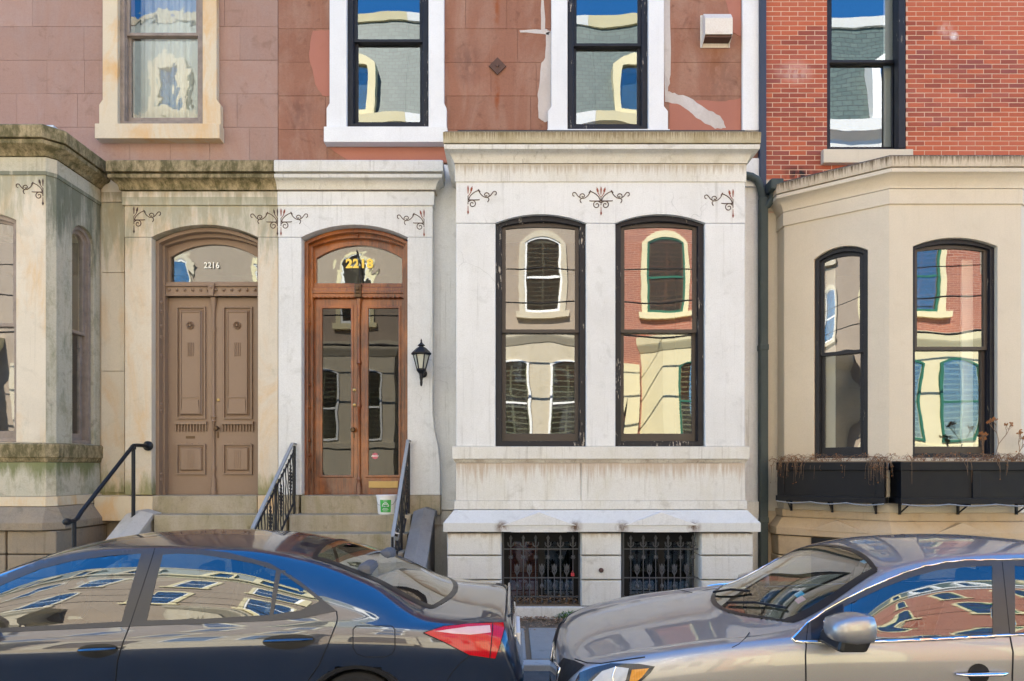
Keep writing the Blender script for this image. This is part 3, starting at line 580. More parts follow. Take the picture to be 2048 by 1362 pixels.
def text(name, s, size, x, y, z, mat, parent, ext=.004, spacing=1.0, bold=0., sx=1.):
    cu = bpy.data.curves.new(name, 'FONT'); cu.body = s; cu.size = size; cu.align_x = 'CENTER'; cu.align_y = 'CENTER'; cu.extrude = ext; cu.space_character = spacing; cu.offset = bold
    t = bpy.data.objects.new(name, cu); COL.objects.link(t); bpy.context.view_layer.update()
    me = bpy.data.meshes.new_from_object(t.evaluated_get(bpy.context.evaluated_depsgraph_get())); bpy.data.objects.remove(t)
    me.transform(Matrix.Translation((x, y, z)) @ Matrix.Diagonal((sx, 1, 1, 1)) @ Matrix.Rotation(R(90), 4, 'X')); me.materials.clear(); me.materials.append(mat)
    return link(name, me, parent)
text('sticker_print', 'ARCO', .034, PX(750, YD), YD-.002, Z(912), M['numwhite'], st, .001, 1, .0008)
text('house_number', '2218', .165, PX(719, 9.07), 9.07, PZ(528, 9.07), M['gold'], tr, .004, 1.1, .007, 1.05)
MB().tube([(PX(712, 9.0), 9.05, PZ(498, 9.0)), (PX(718, 9.0), 9.0, PZ(530, 9.0)), (PX(722, 9.0), 8.97, PZ(566, 9.0))], .008, 6).build('lamp_arm', M['iron'], tr)

# ============================================================ house 2216 (stained marble, taupe door)
h1 = thing('row_house', 'left row house of pink brownstone with stained marble bay and taupe carved door', 'house', (PX(300, YW), YW, 0), 'houses in the near terrace')
XL = -10.6; hA = (PX(236, 8.9), PX(404, 8.9), PZ(253, YW), 9.4)
hA2 = (PX(-160, 8.9), PX(0, 8.9)-.6, PZ(253, YW), 9.4)
MB().plate(rect(XL, XA-.004, ZB2-.02, 15.5), [rect(*hA)], 9.0, 9.3).build('wall', M['pinkbrown'], h1)
blocks(h1, -7.4, XA-.002, ZB2+.03, 8, WH, [hA], M['pinkbrown'], (.55, .85, 1.3))
surround(h1, (205, 235, 405, 433, 198, 441, 209, 195, 443, 251, 281), M['tanframe'])
window(h1, I4, hA[0], hA[1], hA[2]+.005, 9.35, 9.35, 8.86, PZ(71, 9.0), M['sashtaupe'], M['sashtaupe'], M['glassold'], cw=.07, sw=.04, br=.09)
EX0, EX1 = PX(303, YE), PX(516, YE)
XQ = PX(203, YW)
MB().plate(rect(XL, XA-.004, 1.2, ZB2-.022), [arch(EX0-.02, EX1+.02, ZD-.1, PZ(476, YE), PZ(446, YE)), rect(-8.3, -5.8, 2.0, 4.95)], YW, 9.3).build('lower_wall', M['cream'], h1)
MB().box(XL, XA-.004, YW-.04, 9.28, -.1, 1.198).build('base_wall', M['darkstone'], h1)
for a, b in ((345, 404), (405, 545), (546, 742), (743, 985)): MB().box(PX(203, 8.93), PX(249, 8.93), 8.925, 8.949, PZ(b, 8.93), PZ(a, 8.93)).build('stone_block', M['cream'], h1, bevel=.004)
MB().box(PX(203, 8.9), PX(318, 8.9), 8.74, 8.949, PZ(1040, 8.9), PZ(991, 8.9)).build('base_course', M['tanframe'], h1, bevel=.008)
XE0 = PX(249, YE)
entry(h1, XE0, XS0-.002, EX0, EX1, M['cream'], False)
MB().box(EX1+.01, XS0-.012, YE-.04, YW-.03, PZ(1027, YE), ZD-.003).build('base_block', M['tanframe'], h1, bevel=.008)
entry_cornice(h1, [(XE0, YW), (XE0, YE), (XS0-.002, YE)], (M['mossy'], M['mossy'], M['cream']))
motif(h1, 268, 440, YE, (1,), 1.0); motif(h1, 555, 444, YE, (-1,), 1.0)
# ---- left bay
LX = PX(104, YB); LW = -9.3; cf = .075
lp = [(LW, 8.94), (LW, YB), (LX-cf, YB), (LX, YB+cf), (LX, 8.94)]
wo0, wo1 = PX(32, YB)-1.08, PX(32, YB); zj1, zc1 = PZ(440, YB), PZ(420, YB); zb1 = PZ(886, YB)
zt1 = PZ(340, YB)
MB().plate(rect(LW, LX-cf, zb1, zt1), [arch(wo0, wo1, zb1-.001+.01, zj1, zc1)], YB, 8.2).build('bay_front', M['cream'], h1, bevel=.006)
MB().prism([(LX-cf, YB), (LX, YB+cf), (LX-.2, YB+.2)], 'z', zb1, zt1).build('chamfer', M['creamgreen'], h1)
SM = frame(LX, YB+cf, 0, 1)
wu0, wu1 = 8.37-YB-cf, 8.80-YB-cf; wz, wcz = PZ(478, 8.6), PZ(454, 8.6)
MB(SM).plate(rect(0, 8.94-YB-cf, zb1, zt1), [arch(wu0, wu1, zb1+.01, wz, wcz)], 0, .2).build('bay_side', M['creamgreen'], h1, bevel=.006)
window(h1, SM, wu0, wu1, zb1+.012, wz, wcz, -.03, PZ(662, 8.5), M['sashtaupe'], M['sashtaupe'], M['glass'], cw=.05, sw=.04)
window(h1, I4, wo0, wo1, zb1+.012, zj1, zc1, YB-.02, PZ(650, 8.1), M['sashtaupe'], M['sashtaupe'], M['glass'], cw=.06, sw=.04)
MB().box(LW+.01, LX-.01, YB+.08, 8.94, zt1+.001, PZ(262, YB)).build('bay_ceiling', M['cream'], h1)
Z = lambda p: PZ(p, YB-.1); B = -.12
cor = MB().sweep(lp, [(B, Z(279)), (.17, Z(279)), (.175, Z(256)), (.15, Z(252)), (B, Z(251))]).build('cornice', M['mossy'], h1, bevel=.006)
MB().sweep(lp, [(B, Z(306)), (.03, Z(306)), (.05, Z(301)), (.08, Z(296)), (.12, Z(293)), (.145, Z(289)), (.15, Z(282)), (B, Z(279.6))]).build('cove', M['mossy'], cor, smooth=35)
MB().sweep(lp, [(B, Z(343)), (.012, Z(343)), (.012, Z(307)), (B, Z(306.4))]).build('frieze', M['creamgreen'], cor, bevel=.004)
MB().box(LW, LX+.03, YB-.02, YW-.02, Z(251), Z(242.5)).build('bay_roof', M['metalroof'], h1, bevel=.01)
motif(h1, 86, 384, YB, (-1,), 1.0)
Z = lambda p: PZ(p, YB-.03); bb = -.2
MB().sweep(lp, [(bb, Z(924)), (.01, Z(924)), (.03, Z(916)), (.045, Z(914)), (.05, Z(889)), (.03, zb1-.001), (bb, zb1-.001)]).build('sill', M['mossy'], h1, bevel=.006)
MB().sweep(lp, [(bb, Z(993)), (0, Z(993)), (0, Z(924.5)), (bb, Z(924.5))]).build('apron_panel', M['creamgreen'], h1, bevel=.003)
MB().sweep(lp, [(bb, Z(1013)), (.02, Z(1013)), (.02, Z(993.5)), (bb, Z(993.5))]).build('band', M['tanframe'], h1, bevel=.004)
MB().sweep(lp, [(bb, PZ(1061, 7.86)), (.15, PZ(1061, 7.86)), (.15, PZ(1046, 7.86)), (.02, Z(1014)), (bb, Z(1013.5))]).build('water_table', M['darkstone'], h1, bevel=.006)
for c, d in ((1062.5, 1108), (1110, 1156), (1158, 1212)):
    for a, b in ((-2, 10), (14, 112)): MB().box(PX(a, 7.9) if a > 0 else -8., PX(b, 7.9), 7.9, 8.9, PZ(d, 7.9), PZ(c, 7.9)).build('rusticated_block', M['darkstone'], h1, bevel=.014)
MB().box(LW, PX(114, 7.9), 7.88, 8.9, -.1, PZ(1212.6, 7.9)).build('plinth', M['darkstone'], h1, bevel=.01)
MB().box(LW, LX-.2, 8.2, 8.92, PZ(1061, 7.9), PZ(925, 8)).build('bay_core', M['darkstone'], h1)
shell(h1, XL+.02, XA-.02, 15.5)
MB().plate(rect(XL, XA-.004, 15.2, 15.6), [], 8.6, 8.99).build('roof_cornice', M['mossy'], h1)
# ---- taupe carved door
TP = M['taupe']; XD0, XD1 = EX0+.002, EX1-.002; Z = lambda p: PZ(p, YD)
fr = MB().plate(arch(XD0, XD1, dz0, zsp, zcr), [arch(XD0+.045, XD1-.045, dz0, zsp-.02, zcr-.05)], 8.88, 9.16).plate(arch(XD0+.03, XD1-.03, dz0, zsp-.015, zcr-.035), [arch(XD0+.075, XD1-.075, dz0, zsp-.03, zcr-.095)], 8.97, 9.15).build('door_frame', TP, h1, bevel=.008)
for k in (.22, .3, 1.15, 1.24, 1.9, 2.15, 2.3, 2.5, 2.62): MB().lathe((XD0+.047, 8.93, dz0+k), [(.01, -.025), (.018, 0), (.01, .025)], 8).build('bead', TP, fr)
xi0, xi1, xc = XD0+.072, XD1-.072, (XD0+XD1)/2; tz0, tz1 = Z(567), Z(595)
tb = MB().box(xi0-.02, xi1+.02, 9.0, 9.15, tz1, tz0).box(xi0-.02, xi1+.02, 8.97, 9.15, tz0-.06, tz0-.045).box(xi0-.02, xi1+.02, 8.975, 9.15, tz1, tz1+.022).build('transom_bar', TP, h1, bevel=.005)
for k in range(12):
    x = xi0+.05+(xi1-xi0-.1)*k/11
    if abs(x-xc) > .05: MB().lathe((x, 9.0, tz0-.105), [(.022, .005), (.022, -.008), (.014, -.024), (.004, -.03)], 10, 'y').build('stud', TP, tb, smooth=50)
ct = arch(xi0+.015, xi1-.015, tz0, Z(514), Z(486)); ci = arch(xi0+.035, xi1-.035, tz0+.02, Z(515), Z(489))
tr = MB().plate(arch(xi0-.01, xi1+.01, tz0, zsp-.03, zcr-.085), [ci], 9.05, 9.12).build('transom_sash', TP, h1, bevel=.005)
MB().plate(ct, [], 9.08, 9.084).build('pane', M['glassold'], tr)
text('house_number', '2216', .115, PX(423, 9.06), 9.065, PZ(531, 9.06), M['numwhite'], tr, .004, 1.12, .002, .85)
cap = MB().prism([(xc-.045, tz0-.02), (xc+.045, tz0-.02), (xc+.03, tz1-.005), (xc-.03, tz1-.005)], 'y', 8.95, 9.05).build('bracket', TP, h1, bevel=.006)
MB().lathe((xc, 8.95, tz0-.075), [(.024, 0), (.024, -.01), (.012, -.018)], 10, 'y').build('rosette', TP, cap, smooth=40)
def scallop(m, x0, x1, z0, z1, y, t=.018):
    m.plate(rect(x0, x1, z0, z1), [rect(x0+t, x1-t, z0+t, z1-t)], y-.03, y+.002)
    for k in range(5):
        x = x0+(x1-x0)*(k+.5)/5; m.lathe((x, y, z1), [(.018, .002), (.018, -.012)], 8, 'y')
    for xx in (x0, x1):
        for k in (.15, .5, .85): m.lathe((xx, y, z1-(z1-z0)*.3*k), [(.012, .002), (.012, -.012)], 8, 'y')
def tleaf(x0, x1, left):
    o = MB().box(x0, x1, YD, YD+.06, dz0, tz1).build('door_leaf', TP, h1, bevel=.004)
    w = x1-x0; a, b = x0+w*.2, x1-w*.17
    z1, z0 = Z(614), Z(838)
    m = MB(); scallop(m, a, b, z0, z1, YD); m.taper(a+.035, b-.035, z0+.045, z1-.04, YD-.03, YD+.001, .03); m.plate(rect(a+.06, b-.06, z0+.07, z1-.065), [rect(a+.074, b-.074, z0+.084, z1-.079)], YD-.045, YD-.01)
    pa = m.build('upper_panel', TP, o, bevel=.003)
    xm = (a+b)/2
    MB().lathe((xm, YD-.026, Z(652)), [(.055, .004), (.055, -.01), (.046, -.03), (.036, -.014), (.028, -.028), (.02, -.006), (.012, -.03)], 14, 'y').build('rosette', TP, pa)
    for k in range(4): MB().box(xm-.042+k*.024, xm-.030+k*.024, YD-.042, YD-.026, Z(713), Z(686)).build('flute', TP, pa, bevel=.002)
    MB().prism([(a+.075, Z(828)), (b-.075, Z(828)), (b-.088, Z(800)), (a+.088, Z(800))], 'y', YD-.046, YD-.026).build('tail_panel', TP, pa, bevel=.002); MB().box(a+.07, b-.07, YD-.04, YD-.026, Z(796), Z(793)).build('bead_strip', TP, pa, bevel=.002)
    m = MB().box(a-.02, b+.02, YD-.045, YD, Z(849), Z(843))
    for k in range(11): x = a-.008+(b-a+.016)*k/10; m.box(x-.006, x+.006, YD-.03, YD, Z(863), Z(849)); m.lathe((x, YD-.025, Z(850)), [(.008, .004), (.008, -.01)], 6, 'y')
    m.build('dentil_band', TP, o, bevel=.002)
    z1, z0 = Z(888), Z(949); m = MB(); scallop(m, a, b, z0, z1, YD); m.taper(a+.045, b-.045, z0+.05, z1-.045, YD-.03, YD+.001, .018); pb = m.build('lower_panel', TP, o, bevel=.003)
    for k in range(4): MB().box(xm-.045+k*.026, xm-.033+k*.026, YD-.035, YD-.028, z0+.09, z1-.09).build('flute', TP, pb)
    return o
t1 = tleaf(xi0, xc-.004, True); t2 = tleaf(xc+.004, xi1, False)
MB().lathe((xc, YD-.02, dz0), [(.042, 0), (.042, .09), (.032, .12), (.036, .20), (.02, .26), (.018, .30), (.03, .36), (.03, .38), (.018, .40), (.018, 1.0), (.032, 1.02), (.018, 1.04), (.034, 1.08), (.018, 1.1), (.018, hh*.83), (.03, hh*.84), (.018, hh*.86), (.022, hh*.93), (.04, hh*.98), (.045, hh)], 12).build('centre_post', TP, h1, smooth=40)
MB().lathe((xc+.055, YD, Z(857)), [(.02, 0), (.012, -.02), (.012, -.035), (.03, -.045), (.034, -.06), (.022, -.078)], 14, 'y').build('knob', M['bronze'], t2, smooth=40)
MB().box(xc+.042, xc+.066, YD-.008, YD, Z(876), Z(863)).build('keyhole_plate', M['bronze'], t2, bevel=.003)
MB().lathe((xc+.055, YD, Z(800)), [(.024, 0), (.024, -.008), (.012, -.014)], 12, 'y').build('deadbolt', M['brass'], t2, smooth=40)
MB().box(PX(372, YD), PX(390, YD), YD-.008, YD, Z(877), Z(872)).build('mail_slot', M['bronze'], t1, bevel=.002)

# ============================================================ brick house with cream bay
h3 = thing('row_house', 'right red brick row house with cream painted canted bay window', 'house', (5.6, YW, 0), 'houses in the near terrace')
X3, X3R = PX(1521, YW), 9.6; zbr = PZ(352, YW)
hD = (PX(1654, YW), PX(1812, YW), PZ(299.6, YW), 9.4)
MB().plate(rect(X3, X3R, zbr-.5, 15.5), [rect(*hD)], YW+.0035, 9.3).build('wall', M['brickmortar'], h3)
bw, bh, pw, ph = .2175, .0540, .229, .0651
cand = []
for r in range(int((10-zbr+.3)/ph)):
    z = zbr-.3+r*ph; x = X3+.055-(pw/2 if r % 2 else 0)-pw
    while x < X3R:
        rs = [(max(x, X3+.01), min(x+bw, X3R), z, z+bh)]
        for q in rs:
            if q[1]-q[0] < .03: continue
            for p in subtract(q, (hD[0], hD[1], hD[2], hD[3])):
                if p[1]-p[0] > .02 and p[3]-p[2] > .015: cand.append(p)
        x += pw
def bvis(p):
    px = CX+(p[0]+p[1])/2*F/YW; py = HY-((p[2]+p[3])/2-CZ)*F/YW
    cover = py > 345 or (px > 1600 and py > 372-(px-1563)*.30)  or (px > 1780 and py > 304)
    return (px < 2056 and py > -8 and not cover), (abs(px-1750)+max(0, 120-py)*3)
vis = sorted([p for p in cand if bvis(p)[0]], key=lambda p: bvis(p)[1]); keep = set(vis[:300])
bm_ = MB().box(-bw/2, bw/2, 0, .06, 0, bh).mesh('brick', M['brick'])
rest = MB()
for p in cand:
    j = random.uniform(-.0015, .0015)
    if p in keep:
        if abs(p[1]-p[0]-bw) < .002 and abs(p[3]-p[2]-bh) < .002: link('brick', bm_, h3, loc=((p[0]+p[1])/2, YW+j, p[2]+random.uniform(-.001, .001)))
        else:
            link('brick', MB().box(-(p[1]-p[0])/2, (p[1]-p[0])/2, 0, .06, 0, p[3]-p[2]).mesh('brick', M['brick']), h3, loc=((p[0]+p[1])/2, YW+j, p[2]))
    else: rest.box(p[0], p[1], YW+j, YW+.06, p[2], p[3])
ro = rest.build('outer_bricks', M['brick'], h3, recalc=False); tag(ro, kind='stuff')
window(h3, I4, hD[0], hD[1], hD[2]+.004, 9.35, 9.35, 8.93, PZ(126, 9.08), M['blackpaint'], M['blackpaint'], M['glass'], cw=.06, sw=.045, br=.05)
MB().box(PX(1645, 8.9), PX(1824, 8.9), 8.87, 9.05, PZ(327, 8.9), PZ(300, 8.9)).build('sill', M['creampaint'], h3, bevel=.006)
ra = PX(1800, 8.94); MB().box(ra-.045, ra+.045, 8.895, 9.0, hD[2], 9.3).build('shutter_box', M['blackpaint'], h3, bevel=.006)
MB().plate(rect(X3, X3R, 1.2, zbr-.502), [rect(3.75, 7.0, 1.6, 4.9)], YW+.002, 9.3).build('lower_wall', M['creampaint'], h3)
MB().box(X3, PX(1566, 8.93), 8.93, 8.951, PZ(422, 8.93), PZ(360, 8.93)).build('frieze_block', M['creampaint'], h3, bevel=.004)
MB().box(X3, X3R, YW-.03, 9.28, -.1, 1.198).build('base_wall', M['tanbase'], h3)
cp = [(3.60, 8.95), (3.60, 8.73), (4.57, YB), (6.17, YB), (7.14, 8.73), (7.14, 8.95)]
CM = frame(3.60, 8.73, .97, -.73); CL = math.hypot(.97, .73); CM2 = frame(6.17, YB, .97, .73)
cz0, czs, czc, czt = 1.905, 4.47, 4.575, PZ(400, YB)
for mx, L, o0, o1 in ((CM, CL, .367, .985), (I4, 0, PX(1826, YB), PX(1995, YB)), (CM2, CL, .23, .85)):
    if mx is None: MB().plate(rect(4.57, 6.17, 1.0, czt), [arch(o0, o1, cz0, czs, czc)], YB, 8.2).build('bay_front', M['creampaint'], h3, bevel=.005)
    else: MB(mx).plate(rect(0, L, 1.0, czt), [arch(o0, o1, cz0, czs, czc)], 0, .2).build('bay_cant', M['creampaint'], h3, bevel=.005)
    window(h3, mx, o0, o1, cz0+.003, czs, czc, (YB if mx is None else 0)-.02, PZ(697, 8.1), M['blackpaint'], M['sashbrown'] if mx is None else M['blackpaint'], M['glass'], cw=.055, sw=.045)
MB().box(3.60, 3.66, 8.74, 8.94, 1.0, czt).build('bay_return', M['creampaint'], h3); MB().box(7.08, 7.14, 8.74, 8.94, 1.0, czt).build('bay_return', M['creampaint'], h3)
MB().prism([(3.62, 8.94), (3.62, 8.75), (4.6, 8.02), (6.14, 8.02), (7.12, 8.75), (7.12, 8.94)], 'z', czt+.002, PZ(318, YB)).build('bay_ceiling', M['creampaint'], h3)
Z = lambda p: PZ(p, YB-.1); B = -.08
cor = MB().sweep(cp, [(B, Z(335)), (.13, Z(335)), (.135, Z(315)), (.11, Z(311)), (B, Z(310))]).build('cornice', M['creamcap'], h3, bevel=.005)
MB().sweep(cp, [(B, Z(371)), (.02, Z(371)), (.025, Z(364)), (.05, Z(357)), (.08, Z(350)), (.11, Z(346)), (.125, Z(345)), (.125, Z(337.5)), (B, Z(335.5))]).build('cove', M['creampaint'], cor, smooth=35)
MB().sweep(cp, [(B, Z(402)), (.018, Z(402)), (.018, Z(372)), (B, Z(371.4))]).build('frieze', M['creampaint'], cor, bevel=.004)
MB().sweep([(3.66, 8.93), (3.66, 8.76), (4.6, 8.06), (6.14, 8.06), (7.08, 8.76), (7.08, 8.93)], [(-.3, Z(309.6)), (.09, Z(309.6)), (.07, Z(303)), (-.3, Z(300))]).build('bay_roof', M['roofing'], h3)
Z = lambda p: PZ(p, YB-.03)
MB().sweep(cp, [(-.15, Z(1042)), (.03, Z(1042)), (.03, Z(1026)), (-.15, Z(1026))]).build('band', M['tanbase'], h3, bevel=.005)
MB().sweep(cp, [(-.15, PZ(1082, 7.86)), (.13, PZ(1082, 7.86)), (.13, PZ(1066, 7.86)), (.03, Z(1043)), (-.15, Z(1042.4))]).build('water_table', M['tanbase'], h3, bevel=.005)
for cx_ in ((PX(1667, 8.2), CM, .66), (5.37, None, 0)):
    mx = cx_[1]; c = cx_[2] if mx else cx_[0]; y = -.138 if mx else YB-.138
    MB(mx).plate([(c-.36, PZ(1070, 7.86)), (c+.36, PZ(1070, 7.86)), (c, PZ(1046, 7.86))], [], y, y+.15).build('pediment', M['tanbase'], h3, bevel=.004)
for c, d in ((1083.5, 1126), (1128, 1172), (1174, 1240)):
    MB().sweep(cp, [(-.15, PZ(d, 7.9)), (.09, PZ(d, 7.9)), (.1, PZ(c, 7.9)), (-.15, PZ(c, 7.9))]).build('rusticated_course', M['tanbase'], h3, bevel=.01)
wb = MB(CM).box(.36, .98, -.118, .1, PZ(1180, 7.9), PZ(1084, 7.9)).build('basement_window', M['black'], h3)
shell(h3, X3+.02, X3R, 15.5); MB().plate(rect(X3, X3R, 15.2, 15.6), [], 8.6, 8.99).build('roof_cornice', M['whitetrim'], h3)
# pale interior shutters behind the right-hand windows
for mx, a, b in ((CM, .45, .56), (CM, .86, .92), (None, 4.93, 5.03), (None, 5.66, 5.80)):
    w = .3 if mx else YB+.3; MB(mx).box(a, b, w, w+.03, 1.95, 4.4).build('interior_shutter', M['roomwall'], h3, bevel=.004)
MB().box(PX(1768, 9.17), PX(1800, 9.17), 9.165, 9.19, hD[2], 9.3).build('interior_shutter', M['roomwall'], h3, bevel=.004)

# ------------------------------------------------------------ curtains
def curtain(x0, x1, z0, z1, y, label):
    n = 60; m = MB(); v = []
    for i in range(n+1):
        x = x0+(x1-x0)*i/n; yy = y+.025*math.sin(i*.9)+.015*math.sin(i*2.3+1)
        v += [(x, yy, z0), (x, yy, z1)]
    m.add(v, [(2*i, 2*i+2, 2*i+3, 2*i+1) for i in range(n)]); o = m.build('curtain', M['curtain'], None, smooth=80)
    sf = o.modifiers.new('thick', 'SOLIDIFY'); sf.thickness = .003; return tag(o, label, 'curtain')
curtain(hA[0]+.02, hA[1]-.02, hA[2]-.05, 9.3, 9.40, 'white curtain hanging behind the tan framed upper window at left')

# ============================================================ stoops
TZ = [1.18, .965, .77, .58, .39, .195]; TY = [8.47, 8.18, 7.89, 7.60, 7.31, 7.02]
def stoop(label, x0, x1, door0, door1, mat, cheek):
    o = thing('stoop', label, 'steps', ((x0+x1)/2, 7.9, 0), 'front stoops')
    MB().box(door0+.002, door1-.002, YE-.03, 9.16, TZ[0]-.05, ZD-.006).build('threshold', M['stepstone'], o, bevel=.01)
    for i, (z, y) in enumerate(zip(TZ, TY)):
        nx = x0-.03*(i > 0); MB().box(x0, x1, y, (YE-.05 if i == 0 else TY[i-1]+.03), (TZ[i+1]-.02 if i < 5 else -.05), z).build('step', M['stepstone'], o, bevel=.012)
    a, b, mt, yt, zt_ = cheek
    sec = [(a, 0), (b, 0), (b, 1), (a, 1)]
    top = [(8.72, 0), (8.72, zt_), (8.50, zt_), (yt, .22), (yt, 0)]
    MB().prism([(y, z) for y, z in top], 'x', a+.03, b-.03).build('cheek_wall', mt, o, bevel=.01)
    sl_ = (zt_-.22)/(8.5-yt)
    c = (a+b)/2; v = []
    for y, z in ((8.72, zt_), (8.5, zt_), (yt-.05, .22-.05*sl_)):
        v += [(a, y, z-.02), (a, y, z+.05), (c, y, z+.10), (b, y, z+.05), (b, y, z-.02)]
    f = [(i*5+j, i*5+(j+1) % 5, i*5+5+(j+1) % 5, i*5+5+j) for i in range(2) for j in range(5)] + [(0,1,2,3,4), (10,11,12,13,14)]
    MB().add(v, f).build('coping', mt, o, bevel=.008)
    return o
stoop('weathered stone steps up to the taupe carved door', -4.60, -2.90, PX(318, YE)-.08, EX1, M['stepstone'], (-4.97, -4.62, M['palecheek'], 7.1, 1.14))
stoop('stone steps up to the varnished wooden door with bucket on them', -2.86, -1.30, DX0, DX1, M['stepstone'], (-1.27, -.99, M['slate_cheek'], 7.0, 1.17))

# ============================================================ railings
def railing(label, X, y0, z0, y1, z1, inward):
    """sloped iron stair rail in the plane x = X from (y0,z0) at the wall down to (y1,z1)"""
    o = thing('stair_railing', label, 'railing', (X, (y0+y1)/2, 0), 'iron stair railings of the wooden door')
    zz = lambda y: z0+(z1-z0)*(y-y0)/(y1-y0)
    L = math.hypot(y1-y0, z1-z0); ca, sa = (y1-y0)/L, (z1-z0)/L
    def bar(m, a, b, w, h): # flat bar between (y,z) points
        n = Vector((0, -(b[1]-a[1]), b[0]-a[0])).normalized()*h/2
        v = []
        for p in (a, b):
            for sx, sn in ((-1, -1), (1, -1), (1, 1), (-1, 1)): v.append((X+sx*w/2, p[0]+sn*n.y, p[1]+sn*n.z))
        m.add(v, [(0,1,5,4), (1,2,6,5), (2,3,7,6), (3,0,4,7), (0,1,2,3), (4,5,6,7)])
    m = MB(); bar(m, (y0+.03, z0), (y0-.12, z0+.005), .042, .022); bar(m, (y0-.11, z0), (y1, z1), .042, .024)
    m.box(X-.021, X+.021, y1-.012, y1+.012, z1-.13, z1+.006); m.build('handrail', M['greyrail'], o, bevel=.005)
    def gz(y):
        for t, yy in zip(TZ, TY):
            if y > yy: return t
        return 0.
    def brz(y): return zz(y)-.74
    m = MB(); bar(m, (y0, brz(y0)), (y1, brz(y1)), .022, .014); bar(m, (y0, zz(y0)-.07), (y1, zz(y1)-.07), .02, .012); m.build('rail', M['iron'], o)
    for y in (y0-.02, (y0+y1)/2, y1): MB().box(X-.014, X+.014, y-.014, y+.014, gz(y)-.02, zz(y)-.01).build('post', M['iron'], o)
    n = int((y0-y1)/.088); k = 0
    for i in range(1, n):
        y = y0+(y1-y0)*i/n; a, b = brz(y), zz(y)-.02
        pts = [(X+.004*math.cos(j*1.2), y+.004*math.sin(j*1.2), a+(b-a)*j/16) for j in range(17)]
        MB().tube(pts, .0075, 5).build('baluster', M['iron'], o)
        if i % 4 == 2:
            c = (a+b)/2; m = MB()
            for q in range(-4, 5):
                w = .03*math.cos(q*.33)
                for s in (-1, 1):
                    m.tube([(X, y, c+q*.045), (X+.004, y+s*w, c+q*.045+.02), (X-.003, y+s*w*.9, c+q*.045+.045), (X, y+s*w*.3, c+q*.045+.04)], [.006, .011, .010, .005], 5)
            m.build('cast_scroll', M['iron'], o)
    return o
railing('grey topped iron stair railing between the two doors', -2.88, 8.76, PZ(888, 8.74), 7.33, PZ(1056, 7.33), 1)
railing('grey topped iron stair railing beside the slate stoop cheek', -1.365, 8.76, PZ(882, 8.74), 7.55, PZ(1072, 7.55), 1)
X = -4.83; pr = thing('pipe_handrail', 'black pipe handrail on the far left stoop beside the mossy bay', 'handrail', (X, 7.8, 0))
zA, zB = PZ(890, 8.4), PZ(1042, 7.27)
MB().tube([(X, 8.76, zA), (X, 8.50, zA), (X, 8.42, zA-.006), (X, 8.36, zA-.05), (X, 7.40, zB+.09), (X, 7.33, zB+.02), (X, 7.28, zB), (X, 7.16, zB)], .024, 12).build('handrail', M['iron'], pr, smooth=60)
MB().lathe((X, 8.76, zA), [(.065, .01), (.065, -.012), (.04, -.03), (.03, -.06)], 16, 'y').build('wall_flange', M['iron'], pr, smooth=40)
MB().lathe((X, 7.16, zB), [(.034, .04), (.04, 0), (.03, -.03), (.01, -.04)], 14, 'y').build('end_cap', M['iron'], pr, smooth=40)
MB().lathe((X, 8.42, 1.14), [(.034, 0), (.034, .02), (.023, .025), (.023, zA-1.14-.06), (.032, zA-1.14-.055), (.032, zA-1.14)], 14).build('post', M['iron'], pr, smooth=40)
MB().lathe((X, 7.28, .2), [(.023, 0), (.023, zB-.2)], 14).build('post', M['iron'], pr, smooth=40)

# ============================================================ wall lantern
lx, ly = PX(843, 8.62), 8.60; Z = lambda p: PZ(p, 8.62)
ln = thing('wall_lantern', 'black carriage lantern on the white wall beside the wooden door', 'lantern', (lx, ly, Z(770)))
def hexr(m, prof, n=6): m.lathe((lx, ly, 0), prof, n)
m = MB(); hexr(m, [(.128, Z(710)), (.132, Z(707)), (.06, Z(696)), (.03, Z(694)), (.03, Z(693)), (.05, Z(692)), (.045, Z(690.5)), (.018, Z(687)), (.01, Z(684)), (.012, Z(682)), (.002, Z(678))]); m.build('roof', M['iron'], ln)
m = MB(); hexr(m, [(.10, Z(711)), (.052, Z(738))]); m.build('lantern_glass', M['lampglass'], ln)
for k in range(6):
    a = math.pi/3*k; MB().tube([(lx+.105*math.cos(a), ly+.105*math.sin(a), Z(710)), (lx+.055*math.cos(a), ly+.055*math.sin(a), Z(739))], .009, 5).build('glazing_bar', M['iron'], ln)
m = MB(); hexr(m, [(.062, Z(738)), (.066, Z(741)), (.04, Z(746)), (.026, Z(748)), (.024, Z(756)), (.016, Z(762)), (.018, Z(766)), (.014, Z(771)), (.004, Z(773))], 10); m.build('stem', M['iron'], ln, smooth=40)
MB().tube([(lx, ly, Z(750)), (lx, ly+.06, Z(751)), (lx, ly+.12, Z(747)), (lx, YE, Z(744))], .018, 8).build('arm', M['iron'], ln, smooth=60)
MB().lathe((lx, YE, Z(744)), [(.055, 0), (.055, -.012), (.03, -.03)], 14, 'y').build('wall_plate', M['iron'], ln, smooth=40)

